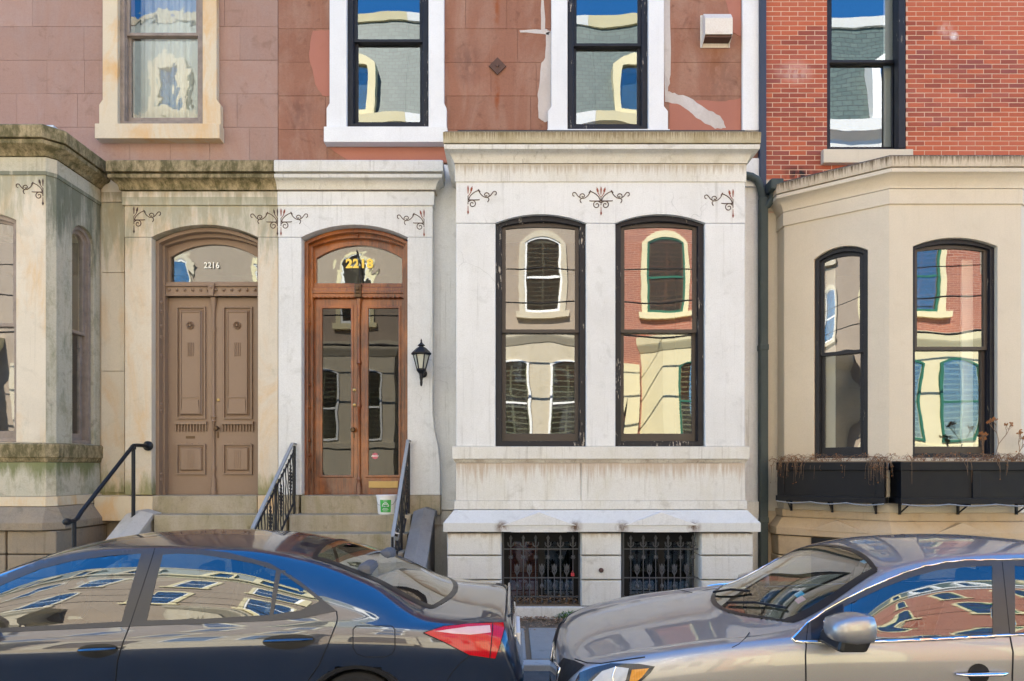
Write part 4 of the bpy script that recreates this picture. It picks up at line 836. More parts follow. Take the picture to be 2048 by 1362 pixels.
# ============================================================ vent hood
Z = lambda p: PZ(p, 8.9); vh = thing('vent_hood', 'white metal exhaust vent hood on the brownstone beside the upper window', 'vent', (PX(1431, 8.9), YW, Z(93)))
a, b = PX(1404, 8.9), PX(1460, 8.9)
MB().box(a-.012, b+.012, YW-.016, YW-.004, Z(92), Z(27)).build('back_plate', M['vent'], vh, bevel=.003)
MB().prism([(YW-.016, Z(30)), (YW-.10, Z(33)), (YW-.17, Z(48)), (YW-.17, Z(80)), (YW-.163, Z(80)), (YW-.163, Z(48)), (YW-.10, Z(36)), (YW-.016, Z(33))], 'x', a+.012, b-.004).build('hood', M['vent'], vh, bevel=.004)
for x in (a+.006, b-.01): MB().prism([(YW-.016, Z(30)), (YW-.10, Z(33)), (YW-.17, Z(48)), (YW-.17, Z(80)), (YW-.016, Z(92))], 'x', x, x+.006).build('side_plate', M['vent'], vh, bevel=.002)
MB().box(a+.012, b-.012, YW-.15, YW-.018, Z(84), Z(79)).build('flap', M['rust'], vh)

# ============================================================ downpipes
dp = thing('downpipe', 'dark green downpipe between the white bay and the brick house', 'downpipe', (PX(1526, 8.8), 8.8, 0))
def rbox(m, pts, w, d):
    for p, q in zip(pts, pts[1:]): pass
    m.tube(pts, w, 8, d)
xp = PX(1527, 8.86)
MB().box(xp-.055, xp+.055, 8.82, 8.93, .05, PZ(395, 8.86)).build('pipe', M['downpipe'], dp, bevel=.018)
for py in (695, 1040): MB().box(xp-.06, xp+.06, 8.815, 8.935, PZ(py+6, 8.86), PZ(py-6, 8.86)).build('pipe_joint', M['downpipe'], dp, bevel=.01)
MB().tube([(PX(1490, 8.8), 8.86, PZ(346, 8.8)), (PX(1506, 8.8), 8.86, PZ(349, 8.8)), (PX(1518, 8.8), 8.86, PZ(356, 8.8)), (PX(1525, 8.8), 8.87, PZ(370, 8.8)), (xp, 8.875, PZ(398, 8.86))], .05, 10).build('elbow', M['downpipe'], dp, smooth=60)
MB().tube([(PX(1562, 8.7), 8.80, PZ(362, 8.7)), (PX(1553, 8.7), 8.80, PZ(372, 8.7)), (PX(1551, 8.7), 8.82, PZ(390, 8.7)), (PX(1545, 8.7), 8.84, PZ(402, 8.7)), (PX(1530, 8.8), 8.87, PZ(411, 8.8))], .045, 10).build('elbow', M['downpipe'], dp, smooth=60)
MB().box(PX(1540, 8.7), PX(1566, 8.7), 8.66, 8.88, PZ(380, 8.7), PZ(358, 8.7)).build('rain_head', M['downpipe'], dp, bevel=.02)
up = MB().box(PX(1518, 8.9), PX(1531, 8.9), 8.86, 8.935, PZ(400, 8.9), 13).build('wall_pipe', M['bluepipe'], None, bevel=.012); tag(up, 'blue black upright pipe at the edge of the red brick wall', 'pipe')

# ============================================================ bucket, lockbox
bx, by, bz = PX(773, 8.62), 8.63, TZ[0]
bu = thing('bucket', 'white plastic bucket with green label on the top step', 'bucket', (bx, by, bz))
MB().lathe((bx, by, bz), [(.108, 0), (.112, .01), (.128, .215), (.133, .217), (.133, .235), (.128, .236)], 28).build('body', M['plasticwhite'], bu, smooth=40)
MB().lathe((bx, by, bz+.232), [(.138, 0), (.139, .012), (.134, .018), (.10, .019)], 28).build('lid', M['plasticwhite'], bu, smooth=40)
m = MB(); v = []
for i in range(9):
    a = -math.pi/2+(-.58+1.16*i/8)+.06
    for z in (.03, .19): r = .112+.016*z/.215+.0025; v.append((bx+r*math.cos(a), by+r*math.sin(a), bz+z))
lb = m.add(v, [(2*i, 2*i+2, 2*i+3, 2*i+1) for i in range(8)]).build('label', M['green'], bu, smooth=60)
m = MB()
def lp_(t, z): a = -math.pi/2+t+.06; r = .112+.016*z/.215+.004; return (bx+r*math.cos(a), by+r*math.sin(a), bz+z)
m.tube([lp_(.30*math.cos(k), .11+.045*math.sin(k)) for k in np.linspace(0, math.pi, 12)], .0045, 5); m.tube([lp_(-.36, .108), lp_(0, .104), lp_(.36, .108)], .004, 5)
for k in (.8, 1.3, 1.8, 2.3): m.tube([lp_(.12*math.cos(k), .112+.016*math.sin(k)), lp_(.25*math.cos(k), .112+.036*math.sin(k))], .003, 4)
for z, w in ((.078, .26), (.062, .34), (.046, .22), (.176, .2)):
    for k in range(5): t = -w+2*w*k/5; m.tube([lp_(t, z), lp_(t+w*.28, z)], .0035, 4)
tag(m.build('label_print', M['numwhite'], lb), kind='stuff')
MB().tube([(bx-.128, by-.01, bz+.19), (bx-.10, by-.09, bz+.13), (bx, by-.135, bz+.10), (bx+.10, by-.09, bz+.13), (bx+.128, by-.01, bz+.19)], .003, 5).build('handle', M['greyrail'], bu)
kx, ky = -1.335, 7.60; kz = PZ(1071, ky)
kb = thing('key_lockbox', 'small grey key lockbox hanging on the right stair railing', 'lockbox', (kx, ky, kz-.06))
mm = Matrix.Translation((kx, ky, kz)) @ Matrix.Rotation(R(14), 4, 'Y')
MB(mm).box(-.035, .035, -.02, .02, -.055, .035).build('body', M['rim'], kb, bevel=.008)
MB(mm).tube([(-.02, 0, .03), (-.02, 0, .07), (0, 0, .085), (.02, 0, .07), (.02, 0, .03)], .005, 6).build('shackle', M['chrome'], kb)
MB(mm).box(-.024, .024, -.023, -.019, -.008, .022).build('face_plate', M['black'], kb)

# ============================================================ basement grilles
def grille(label, pxa, pxb):
    Y = 8.02; A, B2 = PX(pxa, Y), PX(pxb, Y); z0, z1 = PZ(1212, Y), PZ(1066, Y)
    o = thing('window_grille', label, 'grille', ((A+B2)/2, Y, z0), 'cast iron basement grilles')
    MB().box(A+.01, A+.03, Y-.012, Y+.012, z0, z1).box(B2-.03, B2-.01, Y-.012, Y+.012, z0, z1).build('stile', M['irongrey'], o)
    for p in (1098, 1155.5, 1193.5): MB().box(A+.03, B2-.03, Y-.009, Y+.009, PZ(p, Y)-.006, PZ(p, Y)+.006).build('rail', M['irongrey'], o)
    n = 6; w = (B2-A-.06)
    for k in range(n):
        x = A+.03+w*(k+.55)/n; zt_ = PZ(1070, Y); m = MB()
        m.tube([(x, Y, z0+.02), (x, Y, PZ(1092, Y))], .006, 6)
        m.tube([(x, Y, PZ(1092, Y)), (x, Y, PZ(1086, Y)), (x, Y, PZ(1079, Y)), (x, Y, PZ(1076, Y)), (x, Y, zt_)], [.006, .010, .012, .022, .002], 6, .5)
        for s in (-1, 1): m.tube([(x, Y-.004, PZ(1094, Y)), (x+s*.03, Y-.004, PZ(1090, Y)), (x+s*.036, Y-.004, PZ(1084, Y)), (x+s*.018, Y-.004, PZ(1087, Y))], [.006, .008, .005, .003], 5)
        zs_ = PZ(1114, Y)
        for q in range(8):
            a = q*math.pi/4; m.tube([(x, Y-.012, zs_), (x+.033*math.cos(a), Y-.014, zs_+.033*math.sin(a))], [.010, .002], 5)
        m.lathe((x, Y-.006, zs_), [(.016, 0), (.012, -.012), (.002, -.018)], 8, 'y')
        m.build('bar', M['irongrey'], o)
    for k in range(n-1):
        x = A+.03+w*(k+1.05)/n; m = MB(); zt_ = PZ(1127, Y)
        m.tube([(x, Y, z0+.02), (x, Y, PZ(1136, Y))], .006, 6); m.tube([(x, Y, PZ(1142, Y)), (x, Y, PZ(1134, Y)), (x, Y, zt_)], [.004, .022, .002], 6, .5)
        for s in (-1, 1):
            for dz in (0, 8): m.tube([(x, Y-.004, PZ(1150-dz, Y)), (x+s*.022, Y-.006, PZ(1143-dz, Y)), (x+s*.03, Y-.006, PZ(1136-dz, Y))], [.006, .008, .002], 5)
        m.lathe((x, Y, PZ(1172, Y)), [(.006, -.035), (.02, -.015), (.024, 0), (.016, .02), (.006, .035)], 8)
        m.build('bar', M['irongrey'], o)
    for k in range(9): m = MB().lathe((A+.05+w*(k+.5)/9*.98, Y, PZ(1203, Y)), [(.004, -.02), (.018, 0), (.004, .02)], 8).build('boss', M['irongrey'], o)
    return o
grille('cast iron grille over the left basement window with red curtain', 1003, 1162)
grille('cast iron grille over the right basement window below the white bay', 1243, 1402)
MB().lathe((PX(1202, 7.9), 7.9, PZ(1140, 7.9)), [(.026, .005), (.03, -.02), (.018, -.035), (.004, -.04)], 10, 'y').build('hose_bib', M['rust'], h2)
pl = MB().box(PX(1145, 8.0)-.02, PX(1145, 8.0)+.02, 7.985, 8.005, PZ(1152, 8), PZ(1146, 8)).tube([(PX(1145, 8)-.012, 7.995, PZ(1146, 8)), (PX(1145, 8), 7.995, PZ(1140, 8)), (PX(1145, 8)+.012, 7.995, PZ(1146, 8))], .004, 6).build('padlock', plain('red padlock', (.45, .05, .06), .4), None, bevel=.003)
tag(pl, 'small red padlock on the left basement grille', 'padlock')

# ============================================================ window boxes and their dry plants
def planter(label, mx, u0, u1, w0, w1, panels):
    Zt, Zb = PZ(924, 7.8), PZ(1004, 7.8)
    o = thing('window_box', label, 'planter', tuple((mx or Matrix()) @ Vector(((u0+u1)/2, (w0+w1)/2, Zb))), 'black window boxes')
    MB(mx).box(u0+.01, u1-.01, w0+.014, w1-.004, Zb+.05, Zt-.04).build('body', M['boxblack'], o)
    MB(mx).plate(rect(u0-.012, u1+.012, 0, 0) if False else rect(u0-.008, u1+.008, Zt-.10, Zt), [], w0-.012, w1-.002).build('rim', M['boxblack'], o, bevel=.006)
    MB(mx).box(u0-.012, u1+.012, w0-.018, w1-.002, Zb-.02, Zb+.05).build('base_rail', M['boxblack'], o, bevel=.006)
    for x in panels: MB(mx).box(x-.045, x+.045, w0-.004, w0+.02, Zb+.05, Zt-.10).build('stile', M['boxblack'], o, bevel=.004)
    MB(mx).box(u0+.02, u1-.02, w0+.02, w1-.02, Zt-.02, Zt+.012).build('soil', M['dirt'], o)
    for x in (u0+.12, (u0+u1)/2, u1-.12):
        MB(mx).box(x-.012, x+.012, w0+.02, w1, Zb-.04, Zb-.02).box(x-.012, x+.012, w1-.024, w1, Zb-.16, Zb-.04).tube([(x, w0+.04, Zb-.03), (x, w1-.02, Zb-.14)], .011, 4).build('bracket', M['iron'], o)
    MB(mx).tube([(u0+(u1-u0)*k/12, w0-.022, Zb-.022-.022*abs(math.sin(k*math.pi/4))) for k in range(13)], .009, 6).build('drip_tube', M['greyrail'], o, smooth=60)
    return o, Zt
o1, ZT = planter('black window box under the canted side window of the cream bay', CM, -.02, 1.20, -.27, -.03, (.03, 1.155))
o2, _ = planter('long black panelled window box under the front window of the cream bay', None, 4.555, 6.2, 7.73, 7.97, (4.60, 5.44, 6.15))
def dryplant(label, mx, u0, u1, w0, w1, n, hang, seed, tall=None):
    rg = random.Random(seed); m = MB(mx); fl = MB(mx)
    for i in range(n):
        u = rg.uniform(u0, u1); w = rg.uniform(w0+.02, w1-.05); z = ZT; p = [(u, w, z-.01)]
        if rg.random() < hang:
            du, L = rg.uniform(-.06, .06), rg.uniform(.06, .28); p += [(u+du*.3, w0-.015, z+.02), (u+du*.8, w0-.035, z-.05), (u+du, w0-.03-rg.uniform(0, .02), z-L)]
        else:
            a = rg.uniform(-.13, .13); L = rg.uniform(.03, .11); p += [(u+a*.5, w-.01, z+L*.8), (u+a, w-rg.uniform(.0, .07), z+L), (u+a*1.6, w-rg.uniform(0, .1), z+L*rg.uniform(.2, .9))]
        m.tube(p, [.0026, .0023, .002, .0011], 3, cap=False)
        for q in p[1:]:
            if rg.random() < .6: 
                s = rg.uniform(.006, .014); t = Vector(q)+Vector((rg.uniform(-.02, .02), rg.uniform(-.01, .01), rg.uniform(-.02, .02))); a = Vector((rg.uniform(-1, 1), rg.uniform(-1, 1), rg.uniform(-1, 1))).normalized()*s; b = a.cross(Vector((.3, .5, .8))).normalized()*s*.6
                fl.add([t-a, t-b, t+a, t+b], [(0,1,2,3)])
    def branch(p, d, L, k):
        q = p+d*L; m.tube([p, (p+q)/2+Vector((rg.uniform(-.01, .01), 0, rg.uniform(0, .01))), q], [.0035*(.5+k*.2)]*3, 4, cap=False)
        if k == 0:
            for _ in range(3):
                t = q+Vector((rg.uniform(-.015, .015), rg.uniform(-.01, .01), rg.uniform(-.01, .02))); s = rg.uniform(.005, .011); fl.add([t+Vector((-s, 0, 0)), t+Vector((0, s*.4, -s)), t+Vector((s, 0, 0)), t+Vector((0, -s*.4, s))], [(0,1,2,3)])
        else:
            for _ in range(rg.choice((2, 3))): branch(q, (d+Vector((rg.uniform(-.75, .75), rg.uniform(-.3, .3), rg.uniform(-.1, .5)))).normalized(), L*rg.uniform(.5, .75), k-1)
    for t in (tall or []): branch(Vector((t[0], t[1], ZT)), Vector((t[2], 0, 1)).normalized(), t[3], 4)
    o = m.build('dry_plant', M['drystem'], None, recalc=False); tag(o, label, 'plant', 'dead plants in the window boxes'); tag(fl.build('seed_heads', M['dryflower'], o, recalc=False), kind='stuff')
    return o
dryplant('tangle of dead stems trailing over the canted window box', CM, -.06, .36, -.27, -.03, 80, .4, 3)
dryplant('dead stubble standing in the middle of the canted window box', CM, .38, .80, -.25, -.05, 55, .12, 4)
dryplant('matted dry roots spilling over the corner between the two window boxes', CM, 1.0, 1.26, -.26, -.04, 80, .5, 5)
dryplant('low mat of dead stems along the long panelled window box', None, 4.66, 6.15, 7.73, 7.95, 150, .04, 6)
dryplant('tall dry branching seed plant at the right end of the long window box', None, 5.6, 6.1, 7.74, 7.95, 40, .1, 8, [(5.72, 7.83, .25, .22), (5.60, 7.85, .05, .13), (5.95, 7.82, .5, .14)])

# ============================================================ leaf litter and weeds
rg = random.Random(11); m = MB()
for i in range(5600):
    if i < 4700: x, y, z = rg.uniform(-1.0, 3.2), 7.87-abs(rg.gauss(0, .22)), rg.uniform(-.016, .014)
    else: c = rg.choice(((1003, 1162), (1243, 1402))); x, y, z = rg.uniform(PX(c[0], 8)+.03, PX(c[1], 8)-.03), rg.uniform(7.95, 8.19), PZ(1212, 7.9)+rg.uniform(0, .07)
    if y < 6.5: continue
    s = rg.uniform(.008, .024); a = rg.uniform(0, 6.3); e = Vector((math.cos(a), math.sin(a), rg.uniform(-.4, .4)))*s; b = Vector((-math.sin(a), math.cos(a), rg.uniform(-.5, .5)))*s*.5; p = Vector((x, y, z+.006))
    m.add([p-e, p-b+Vector((0, 0, .004)), p+e, p+b], [(0,1,2,3)])
tag(m.build('leaf_litter', M['leaflitter'], None, recalc=False), 'brown dead leaves and mulch along the foot of the white bay', 'leaves', kind='stuff')
def weed(label, px, n, r, seed, h=.09):
    rg = random.Random(seed); m = MB(); x0, y0 = PX(px, 7.8), 7.80
    for i in range(n):
        a = rg.uniform(0, 6.3); L = rg.uniform(.3, 1)*r; p = Vector((x0+math.cos(a)*L, y0+math.sin(a)*L*.4, rg.uniform(.005, h*(1-L/r*.6)))); s = rg.uniform(.010, .024)
        e = Vector((math.cos(a), math.sin(a), rg.uniform(-.3, .7))).normalized()*s; b = e.cross(Vector((0, 0, 1))).normalized()*s*.5; m.add([p-e, p-b+Vector((0, 0, .004)), p+e, p+b+Vector((0, 0, .004))], [(0,1,2,3)])
        if i % 4 == 0: m.tube([(x0+rg.uniform(-.02, .02), y0, 0), p-e], .0018, 3, cap=False)
    tag(m.build('weed', M['weed'], None, recalc=False), label, 'weed', 'weeds at the foot of the bay')
weed('taller left weed tuft growing below the left basement grille', 1136, 190, .15, 1, .13); weed('low right weed tuft growing at the plinth between the grilles', 1178, 170, .13, 2, .07)

# ============================================================ parked cars
from mathutils.geometry import delaunay_2d_cdt
def pchip(xs, ys):
    xs, ys = np.array(xs, float), np.array(ys, float); h = np.diff(xs); dl = np.diff(ys)/h; d = np.zeros_like(ys)
    for i in range(1, len(xs)-1):
        if dl[i-1]*dl[i] > 0: w1, w2 = 2*h[i]+h[i-1], h[i]+2*h[i-1]; d[i] = (w1+w2)/(w1/dl[i-1]+w2/dl[i])
    d[0], d[-1] = dl[0], dl[-1]
    def f(x):
        i = int(min(max(np.searchsorted(xs, x)-1, 0), len(h)-1)); t = (x-xs[i])/h[i]; t = min(max(t, 0), 1)
        return ys[i]*(1+2*t)*(1-t)**2 + d[i]*h[i]*t*(1-t)**2 + ys[i+1]*t*t*(3-2*t) + d[i+1]*h[i]*t*t*(t-1)
    return f
def inpoly(p, poly):
    x, y = p; c = False; n = len(poly); j = n-1
    for i in range(n):
        xi, yi = poly[i]; xj, yj = poly[j]
        if (yi > y) != (yj > y) and x < (xj-xi)*(y-yi)/(yj-yi)+xi: c = not c
        j = i
    return c
def dens(poly, step, closed=True):
    out = []; n = len(poly)
    for i in range(n if closed else n-1):
        a, b = poly[i], poly[(i+1) % n]; k = max(1, int(math.hypot(b[0]-a[0], b[1]-a[1])/step))
        out += [(a[0]+(b[0]-a[0])*t/k, a[1]+(b[1]-a[1])*t/k) for t in range(k)]
    return out if closed else out+[poly[-1]]
def proj(v): return (CX+F*v[0]/v[1], HY+F*(CZ-v[2])/v[1])
class Car:
    NA, NB, NC = 26, 16, 24
    def __init__(s, name, label, Xf, Yc, L, T, paint, nl=210, tuck=1.):
        s.tuck = tuck
        s.L, s.Xf, s.Yc = L, Xf, Yc; s.f = {k: pchip([a for a, _ in v], [b for _, b in v]) for k, v in T.items()}
        s.o = thing(name, label, 'car', (Xf+L/2, Yc, ROAD), 'cars parked along the kerb'); s.paint = paint
        ls = list(np.linspace(0, L, nl)); ls = sorted(set(ls + [.015, .03, .045, .06, .08, L-.015, L-.03, L-.045, L-.06, L-.08]))
        s.ls = ls; s.S = [s.sec(l) for l in ls]; n = len(s.S[0]); v = []; fs = []
        for l, S in zip(ls, s.S):
            ring = [(Yc-y, h) for y, h in S] + [(Yc+y, h) for y, h in S[-2::-1]]
            v += [(Xf+L-l, y, h+CARZ) for y, h in ring]
        m = 2*n-1; s.m = m
        fs = [(i*m+j, i*m+j+1, (i+1)*m+j+1, (i+1)*m+j) for i in range(len(ls)-1) for j in range(m-1)]
        fs += [tuple(range(m)), tuple(range((len(ls)-1)*m, len(ls)*m))]
        s.v, s.fs = v, fs; s.bvh = BVHTree.FromPolygons([Vector(p) for p in v], fs); s.cut = []; s.topcut = []
    def sec(s, l):
        g = {k: f(l) for k, f in s.f.items()}; ws, zs, wr, zr, zt = g['ws'], g['zs'], g['wr'], g['zr'], g['zt']
        lo = min(.19, zs*.4); mid = (zs+lo)/2
        k = s.tuck
        A = [(ws-.12, lo), (ws-.03-.045*k, lo+.07), (ws-.012-.038*k, mid-.08), (ws+.002-.034*k, mid+.06), (ws-.003, zs-.16), (ws-.006, zs-.11), (ws-.022, zs-.05), (ws-.065, zs)]
        d = np.cumsum([0]+[math.dist(A[i], A[i+1]) for i in range(len(A)-1)]); fy, fz = pchip(d, [a[0] for a in A]), pchip(d, [a[1] for a in A])
        P = [(fy(t), fz(t)) for t in np.linspace(0, d[-1], s.NA, endpoint=False)]
        b0, b1 = A[-1], (wr, zr); nx, nz = (b1[1]-b0[1]), -(b1[0]-b0[0]); q = math.hypot(nx, nz) or 1; bg_ = .030*min(1, q/.4)
        P += [(b0[0]+(b1[0]-b0[0])*t+nx/q*bg_*4*t*(1-t), b0[1]+(b1[1]-b0[1])*t+nz/q*bg_*4*t*(1-t)) for t in np.linspace(0, 1, s.NB, endpoint=False)]
        P += [(wr*(1-t), zt-(zt-zr)*(1-t)**2.3) for t in np.linspace(0, 1, s.NC)]
        P = np.array(P)
        for _ in range(2): Q = P.copy(); Q[1:-1] = .25*P[:-2]+.5*P[1:-1]+.25*P[2:]; P = Q
        P[-1][0] = 0; return [tuple(p) for p in P]
    def hit(s, px, py, off=0):
        d = Vector(((px-CX)/F, 1, -(py-HY)/F)).normalized(); o = Vector((0, 0, CZ))
        r = s.bvh.ray_cast(o, d, 30)
        if r[0] is None: r = s.bvh.find_nearest(o+d*((s.Yc-.88)/d.y))[:3]
        n = r[1]; n = -n if n.dot(d) > 0 else n
        return r[0]+n*off
    def put(s, name, v, fs, mat, parent=None, smooth=60, both=True):
        o = MB().add(v, fs).build(name, mat, parent or s.o, smooth=smooth, recalc=True)
        if both: MB().add([(p[0], 2*s.Yc-p[1], p[2]) for p in v], fs).build(name, mat, parent or s.o, smooth=smooth)
        return o
    def decal(s, name, outer, mat, off=.003, holes=(), step=9, parent=None, cut=False, thick=0):
        if cut: s.cut.append(outer)
        loops = [dens(outer, step)] + [dens(h, step) for h in holes]; V = []; E = []
        for l in loops: b = len(V); V += l; E += [(b+i, b+(i+1) % len(l)) for i in range(len(l))]
        xs = [p[0] for p in outer]; ys = [p[1] for p in outer]
        for x in np.arange(min(xs)+step/2, max(xs), step):
            for y in np.arange(min(ys)+step/2, max(ys), step):
                if inpoly((x, y), outer) and not any(inpoly((x, y), h) for h in holes): V.append((x, y))
        r = delaunay_2d_cdt([Vector(p) for p in V], E, [], 0, 1e-4)
        tr = [t for t in r[2] if (lambda c: inpoly(c, outer) and not any(inpoly(c, h) for h in holes))((sum(r[0][i][0] for i in t)/3, sum(r[0][i][1] for i in t)/3))]
        return s.put(name, [tuple(s.hit(p[0], p[1], off)) for p in r[0]], [tuple(t) for t in tr], mat, parent)
    def line(s, name, pts, r, mat, closed=False, off=0, both=True, step=8):
        q = dens(pts, step, closed); q = q+[q[0]] if closed else q; w = [tuple(s.hit(p[0], p[1], off)) for p in q]
        m = MB().tube(w, r, 6); o = m.build(name, mat, s.o, smooth=60)
        if both: MB().tube([(p[0], 2*s.Yc-p[1], p[2]) for p in w], r, 6).build(name, mat, s.o, smooth=60)
        return o
    def top(s, l, t):
        S = s.sec(l); C = S[s.NA+s.NB:]; u = (1-abs(t))*(len(C)-1); i = min(int(u), len(C)-2); k = u-i
        y = C[i][0]*(1-k)+C[i+1][0]*k; h = C[i][1]*(1-k)+C[i+1][1]*k
        return Vector((s.Xf+s.L-l, s.Yc-(y if t < 0 else -y), h+CARZ))
    def screen(s, name, l0, l1, k0, k1, tm, mat, band):
        def grid(nm, la, lb, t0, t1, off, mt, ni=14, nj=20, par=None):
            v = []
            for i in range(ni+1):
                for j in range(nj+1):
                    t = t0+(t1-t0)*j/nj; a, b = l0+k0*t*t, l1+k1*t*t; l = a+(b-a)*(la+(lb-la)*i/ni)
                    p = s.top(l, t); q = s.top(l+.01, t); w = s.top(l, min(.999, t+.02)); n = (q-p).cross(w-p).normalized(); n = n if n.z > 0 else -n
                    v.append(tuple(p+n*off))
            return s.put(nm, v, [(i*(nj+1)+j, i*(nj+1)+j+1, (i+1)*(nj+1)+j+1, (i+1)*(nj+1)+j) for i in range(ni) for j in range(nj)], mt, par, both=False)
        o = grid(name, 0, 1, -tm, tm, .0015, mat)
        for a, b, c, d in ((-.012, .03, -tm, tm), (.97, 1.012, -tm, tm), (0, 1, -tm-.03, -tm+.07), (0, 1, tm-.07, tm+.03)): grid('screen_surround', a, b, c, d, .003, M['blacktrim'], par=o)
        s.topcut.append((l0, l1, k0, k1, tm))
    def finish(s, wheels):
        dead = set(); m = s.m; n = (m+1)//2
        P = [proj(p) for p in s.v]
        for i, p in enumerate(s.v):
            j = i % m; jj = min(j, m-1-j); l = s.ls[i//m]
            if jj >= s.NA+s.NB:
                y = abs(p[1]-s.Yc); wr = s.f['wr'](l); t = min(1, y/wr)
                for l0, l1, k0, k1, tm in s.topcut:
                    if t < tm-.035 and l0+k0*t*t+.012 < l < l1+k1*t*t-.012: dead.add(i)
            q = (p[0], 2*s.Yc-p[1] if p[1] > s.Yc else p[1], p[2]); pp = proj(q)
            if s.NA-4 < jj < s.NA+s.NB+3:
                if any(inpoly(pp, c) for c in s.cut): dead.add(i)
            for lw in wheels:
                if jj < s.NA and math.hypot(l-lw, p[2]-ROAD-.29) < .325: dead.add(i)
        fs = [f for f in s.fs if not any(i in dead for i in f)] if True else s.fs
        s.body = MB().add(s.v, fs).build('body', s.paint, s.o, smooth=50)
        MB().box(s.Xf+.25, s.Xf+s.L-.25, s.Yc-.62, s.Yc+.62, CARZ+.18, CARZ+.52).build('floor_pan', M['black'], s.o)
        for lw in wheels:
            for sy in (-1, 1):
                x, y = s.Xf+s.L-lw, s.Yc+sy*.755; z = ROAD+.29
                t = MB().lathe((x, y, z), [(.18, -.095), (.265, -.1), (.288, -.08), (.29, .08), (.265, .1), (.18, .095)], 30, 'y').build('tyre', M['tyre'], s.o, smooth=40)
                m_ = MB().lathe((x, y+sy*.07, z), [(.19, 0), (.19, sy*.02), (.165, sy*.01), (.05, sy*.025)], 24, 'y')
                for k in range(5):
                    a = k*math.tau/5; m_.tube([(x+.04*math.cos(a), y+sy*.1, z+.04*math.sin(a)), (x+.18*math.cos(a), y+sy*.1, z+.18*math.sin(a))], .022, 6)
                m_.build('rim', M['rim'], t)
                MB().tube([(x+.33*math.cos(a), s.Yc+sy*(s.f['ws'](lw)-.035), z+.33*math.sin(a)) for a in np.linspace(-.4, math.pi+.4, 24)], .022, 6).build('wheel_arch', M['blacktrim'], s.o, smooth=60)
                MB().tube([(x+.36*math.cos(a), s.Yc+sy*.68, z+.36*math.sin(a)) for a in np.linspace(0, math.pi, 14)], .12, 6).build('wheel_well', M['black'], s.o)
    def seats(s, lf, lr, ld):
        X = lambda l: s.Xf+s.L-l
        def bench(l, w, y, nm, hd):
            o = MB().prism([(X(l)-.5, .34), (X(l)-.5, .46), (X(l)-.06, .43), (X(l)+.10, .92), (X(l)+.2, .92), (X(l)+.1, .34)], 'y', y-w/2, y+w/2).build(nm, M['seat'], s.o, bevel=.04)
            for yy in hd: MB().box(X(l)+.09, X(l)+.19, yy-.13, yy+.13, .96, 1.14).build('headrest', M['seat'], o, bevel=.035)
        for y in (s.Yc-.37, s.Yc+.37): bench(lf, .5, y, 'seat', (y,))
        bench(lr, 1.25, s.Yc, 'rear_seat', (s.Yc-.36, s.Yc+.36))
        MB().prism([(X(ld)-.10, .45), (X(ld)-.10, .74), (X(ld)+.0, .77), (X(ld)+.12, .70), (X(ld)+.12, .45)], 'y', s.Yc-.66, s.Yc+.66).build('dashboard', M['black'], s.o, bevel=.03)
        MB().tube([(X(ld)+.20, s.Yc+.37+.19*math.cos(a)*(-1), .73+.18*math.sin(a)) for a in np.linspace(0, math.tau, 24)], .015, 6).build('steering_wheel', M['black'], s.o, smooth=60)

# ---- dark blue saloon, tail towards the gap
T1 = dict(zt=[(0, .60), (.02, .68), (.05, .80), (.085, .92), (.12, .965), (.2, .985), (.4, 1.005), (.55, 1.03), (1.0, 1.235), (1.46, 1.385), (1.9, 1.452), (2.4, 1.468), (2.8, 1.45), (3.1, 1.405), (3.45, 1.295), (4.03, .99), (4.3, .90), (4.5, .79), (4.6, .66), (4.64, .55)],
          zs=[(0, .50), (.02, .58), (.05, .70), (.085, .82), (.12, .885), (.3, .93), (.6, .955), (1, .975), (1.3, .98), (2, .965), (3, .93), (3.7, .905), (4.2, .82), (4.5, .68), (4.64, .45)],
          ws=[(0, .60), (.03, .70), (.08, .77), (.15, .81), (.4, .86), (.8, .88), (1.5, .888), (3.3, .888), (4.0, .87), (4.4, .78), (4.6, .62), (4.64, .52)],
          wr=[(0, .46), (.05, .56), (.12, .62), (.4, .65), (.6, .655), (1.0, .61), (1.46, .565), (1.9, .575), (2.8, .585), (3.1, .592), (3.45, .615), (4.0, .70), (4.3, .66), (4.5, .58), (4.64, .40)],
          zr=[(0, .58), (.02, .66), (.05, .78), (.085, .90), (.12, .945), (.2, .965), (.4, .98), (.6, 1.005), (1.0, 1.185), (1.46, 1.335), (1.9, 1.40), (2.4, 1.412), (2.8, 1.398), (3.1, 1.355), (3.45, 1.245), (4.0, .955), (4.3, .86), (4.5, .75), (4.6, .62), (4.64, .52)])
c1 = Car('parked_car', 'dark blue saloon car seen from its side, red tail lamp towards the gap', -4.56, 4.95, 4.64, T1, M['navy'])
g1 = [(-190, 1262), (-100, 1220), (0, 1172), (80, 1138), (150, 1121), (220, 1112), (283, 1107), (270, 1150), (243, 1243), (120, 1250), (0, 1256)]
g2 = [(294, 1241), (308, 1180), (326, 1109), (360, 1107), (400, 1109), (455, 1117), (510, 1128), (552, 1141), (539, 1230), (400, 1238)]
g3 = [(547, 1229), (562, 1145), (600, 1172), (640, 1203), (600, 1221)]
tro = [(-240, 1266), (-110, 1208), (0, 1154), (80, 1121), (170, 1104), (310, 1097), (400, 1099), (455, 1105), (540, 1127), (600, 1163), (640, 1195), (674, 1222), (600, 1237), (540, 1242), (260, 1253), (0, 1265)]
c1.decal('window_trim', tro, M['gasket'], .003, (g1, g2, g3))
for g_ in (g1, g2, g3): c1.decal('side_window', g_, M['carglass'], .0012, cut=True)
c1.screen('rear_window', .50, 1.46, .13, -.05, .90, M['windscreen'], 0)
c1.screen('windscreen', 3.22, 4.04, .02, -.20, .92, M['windscreen'], 0)
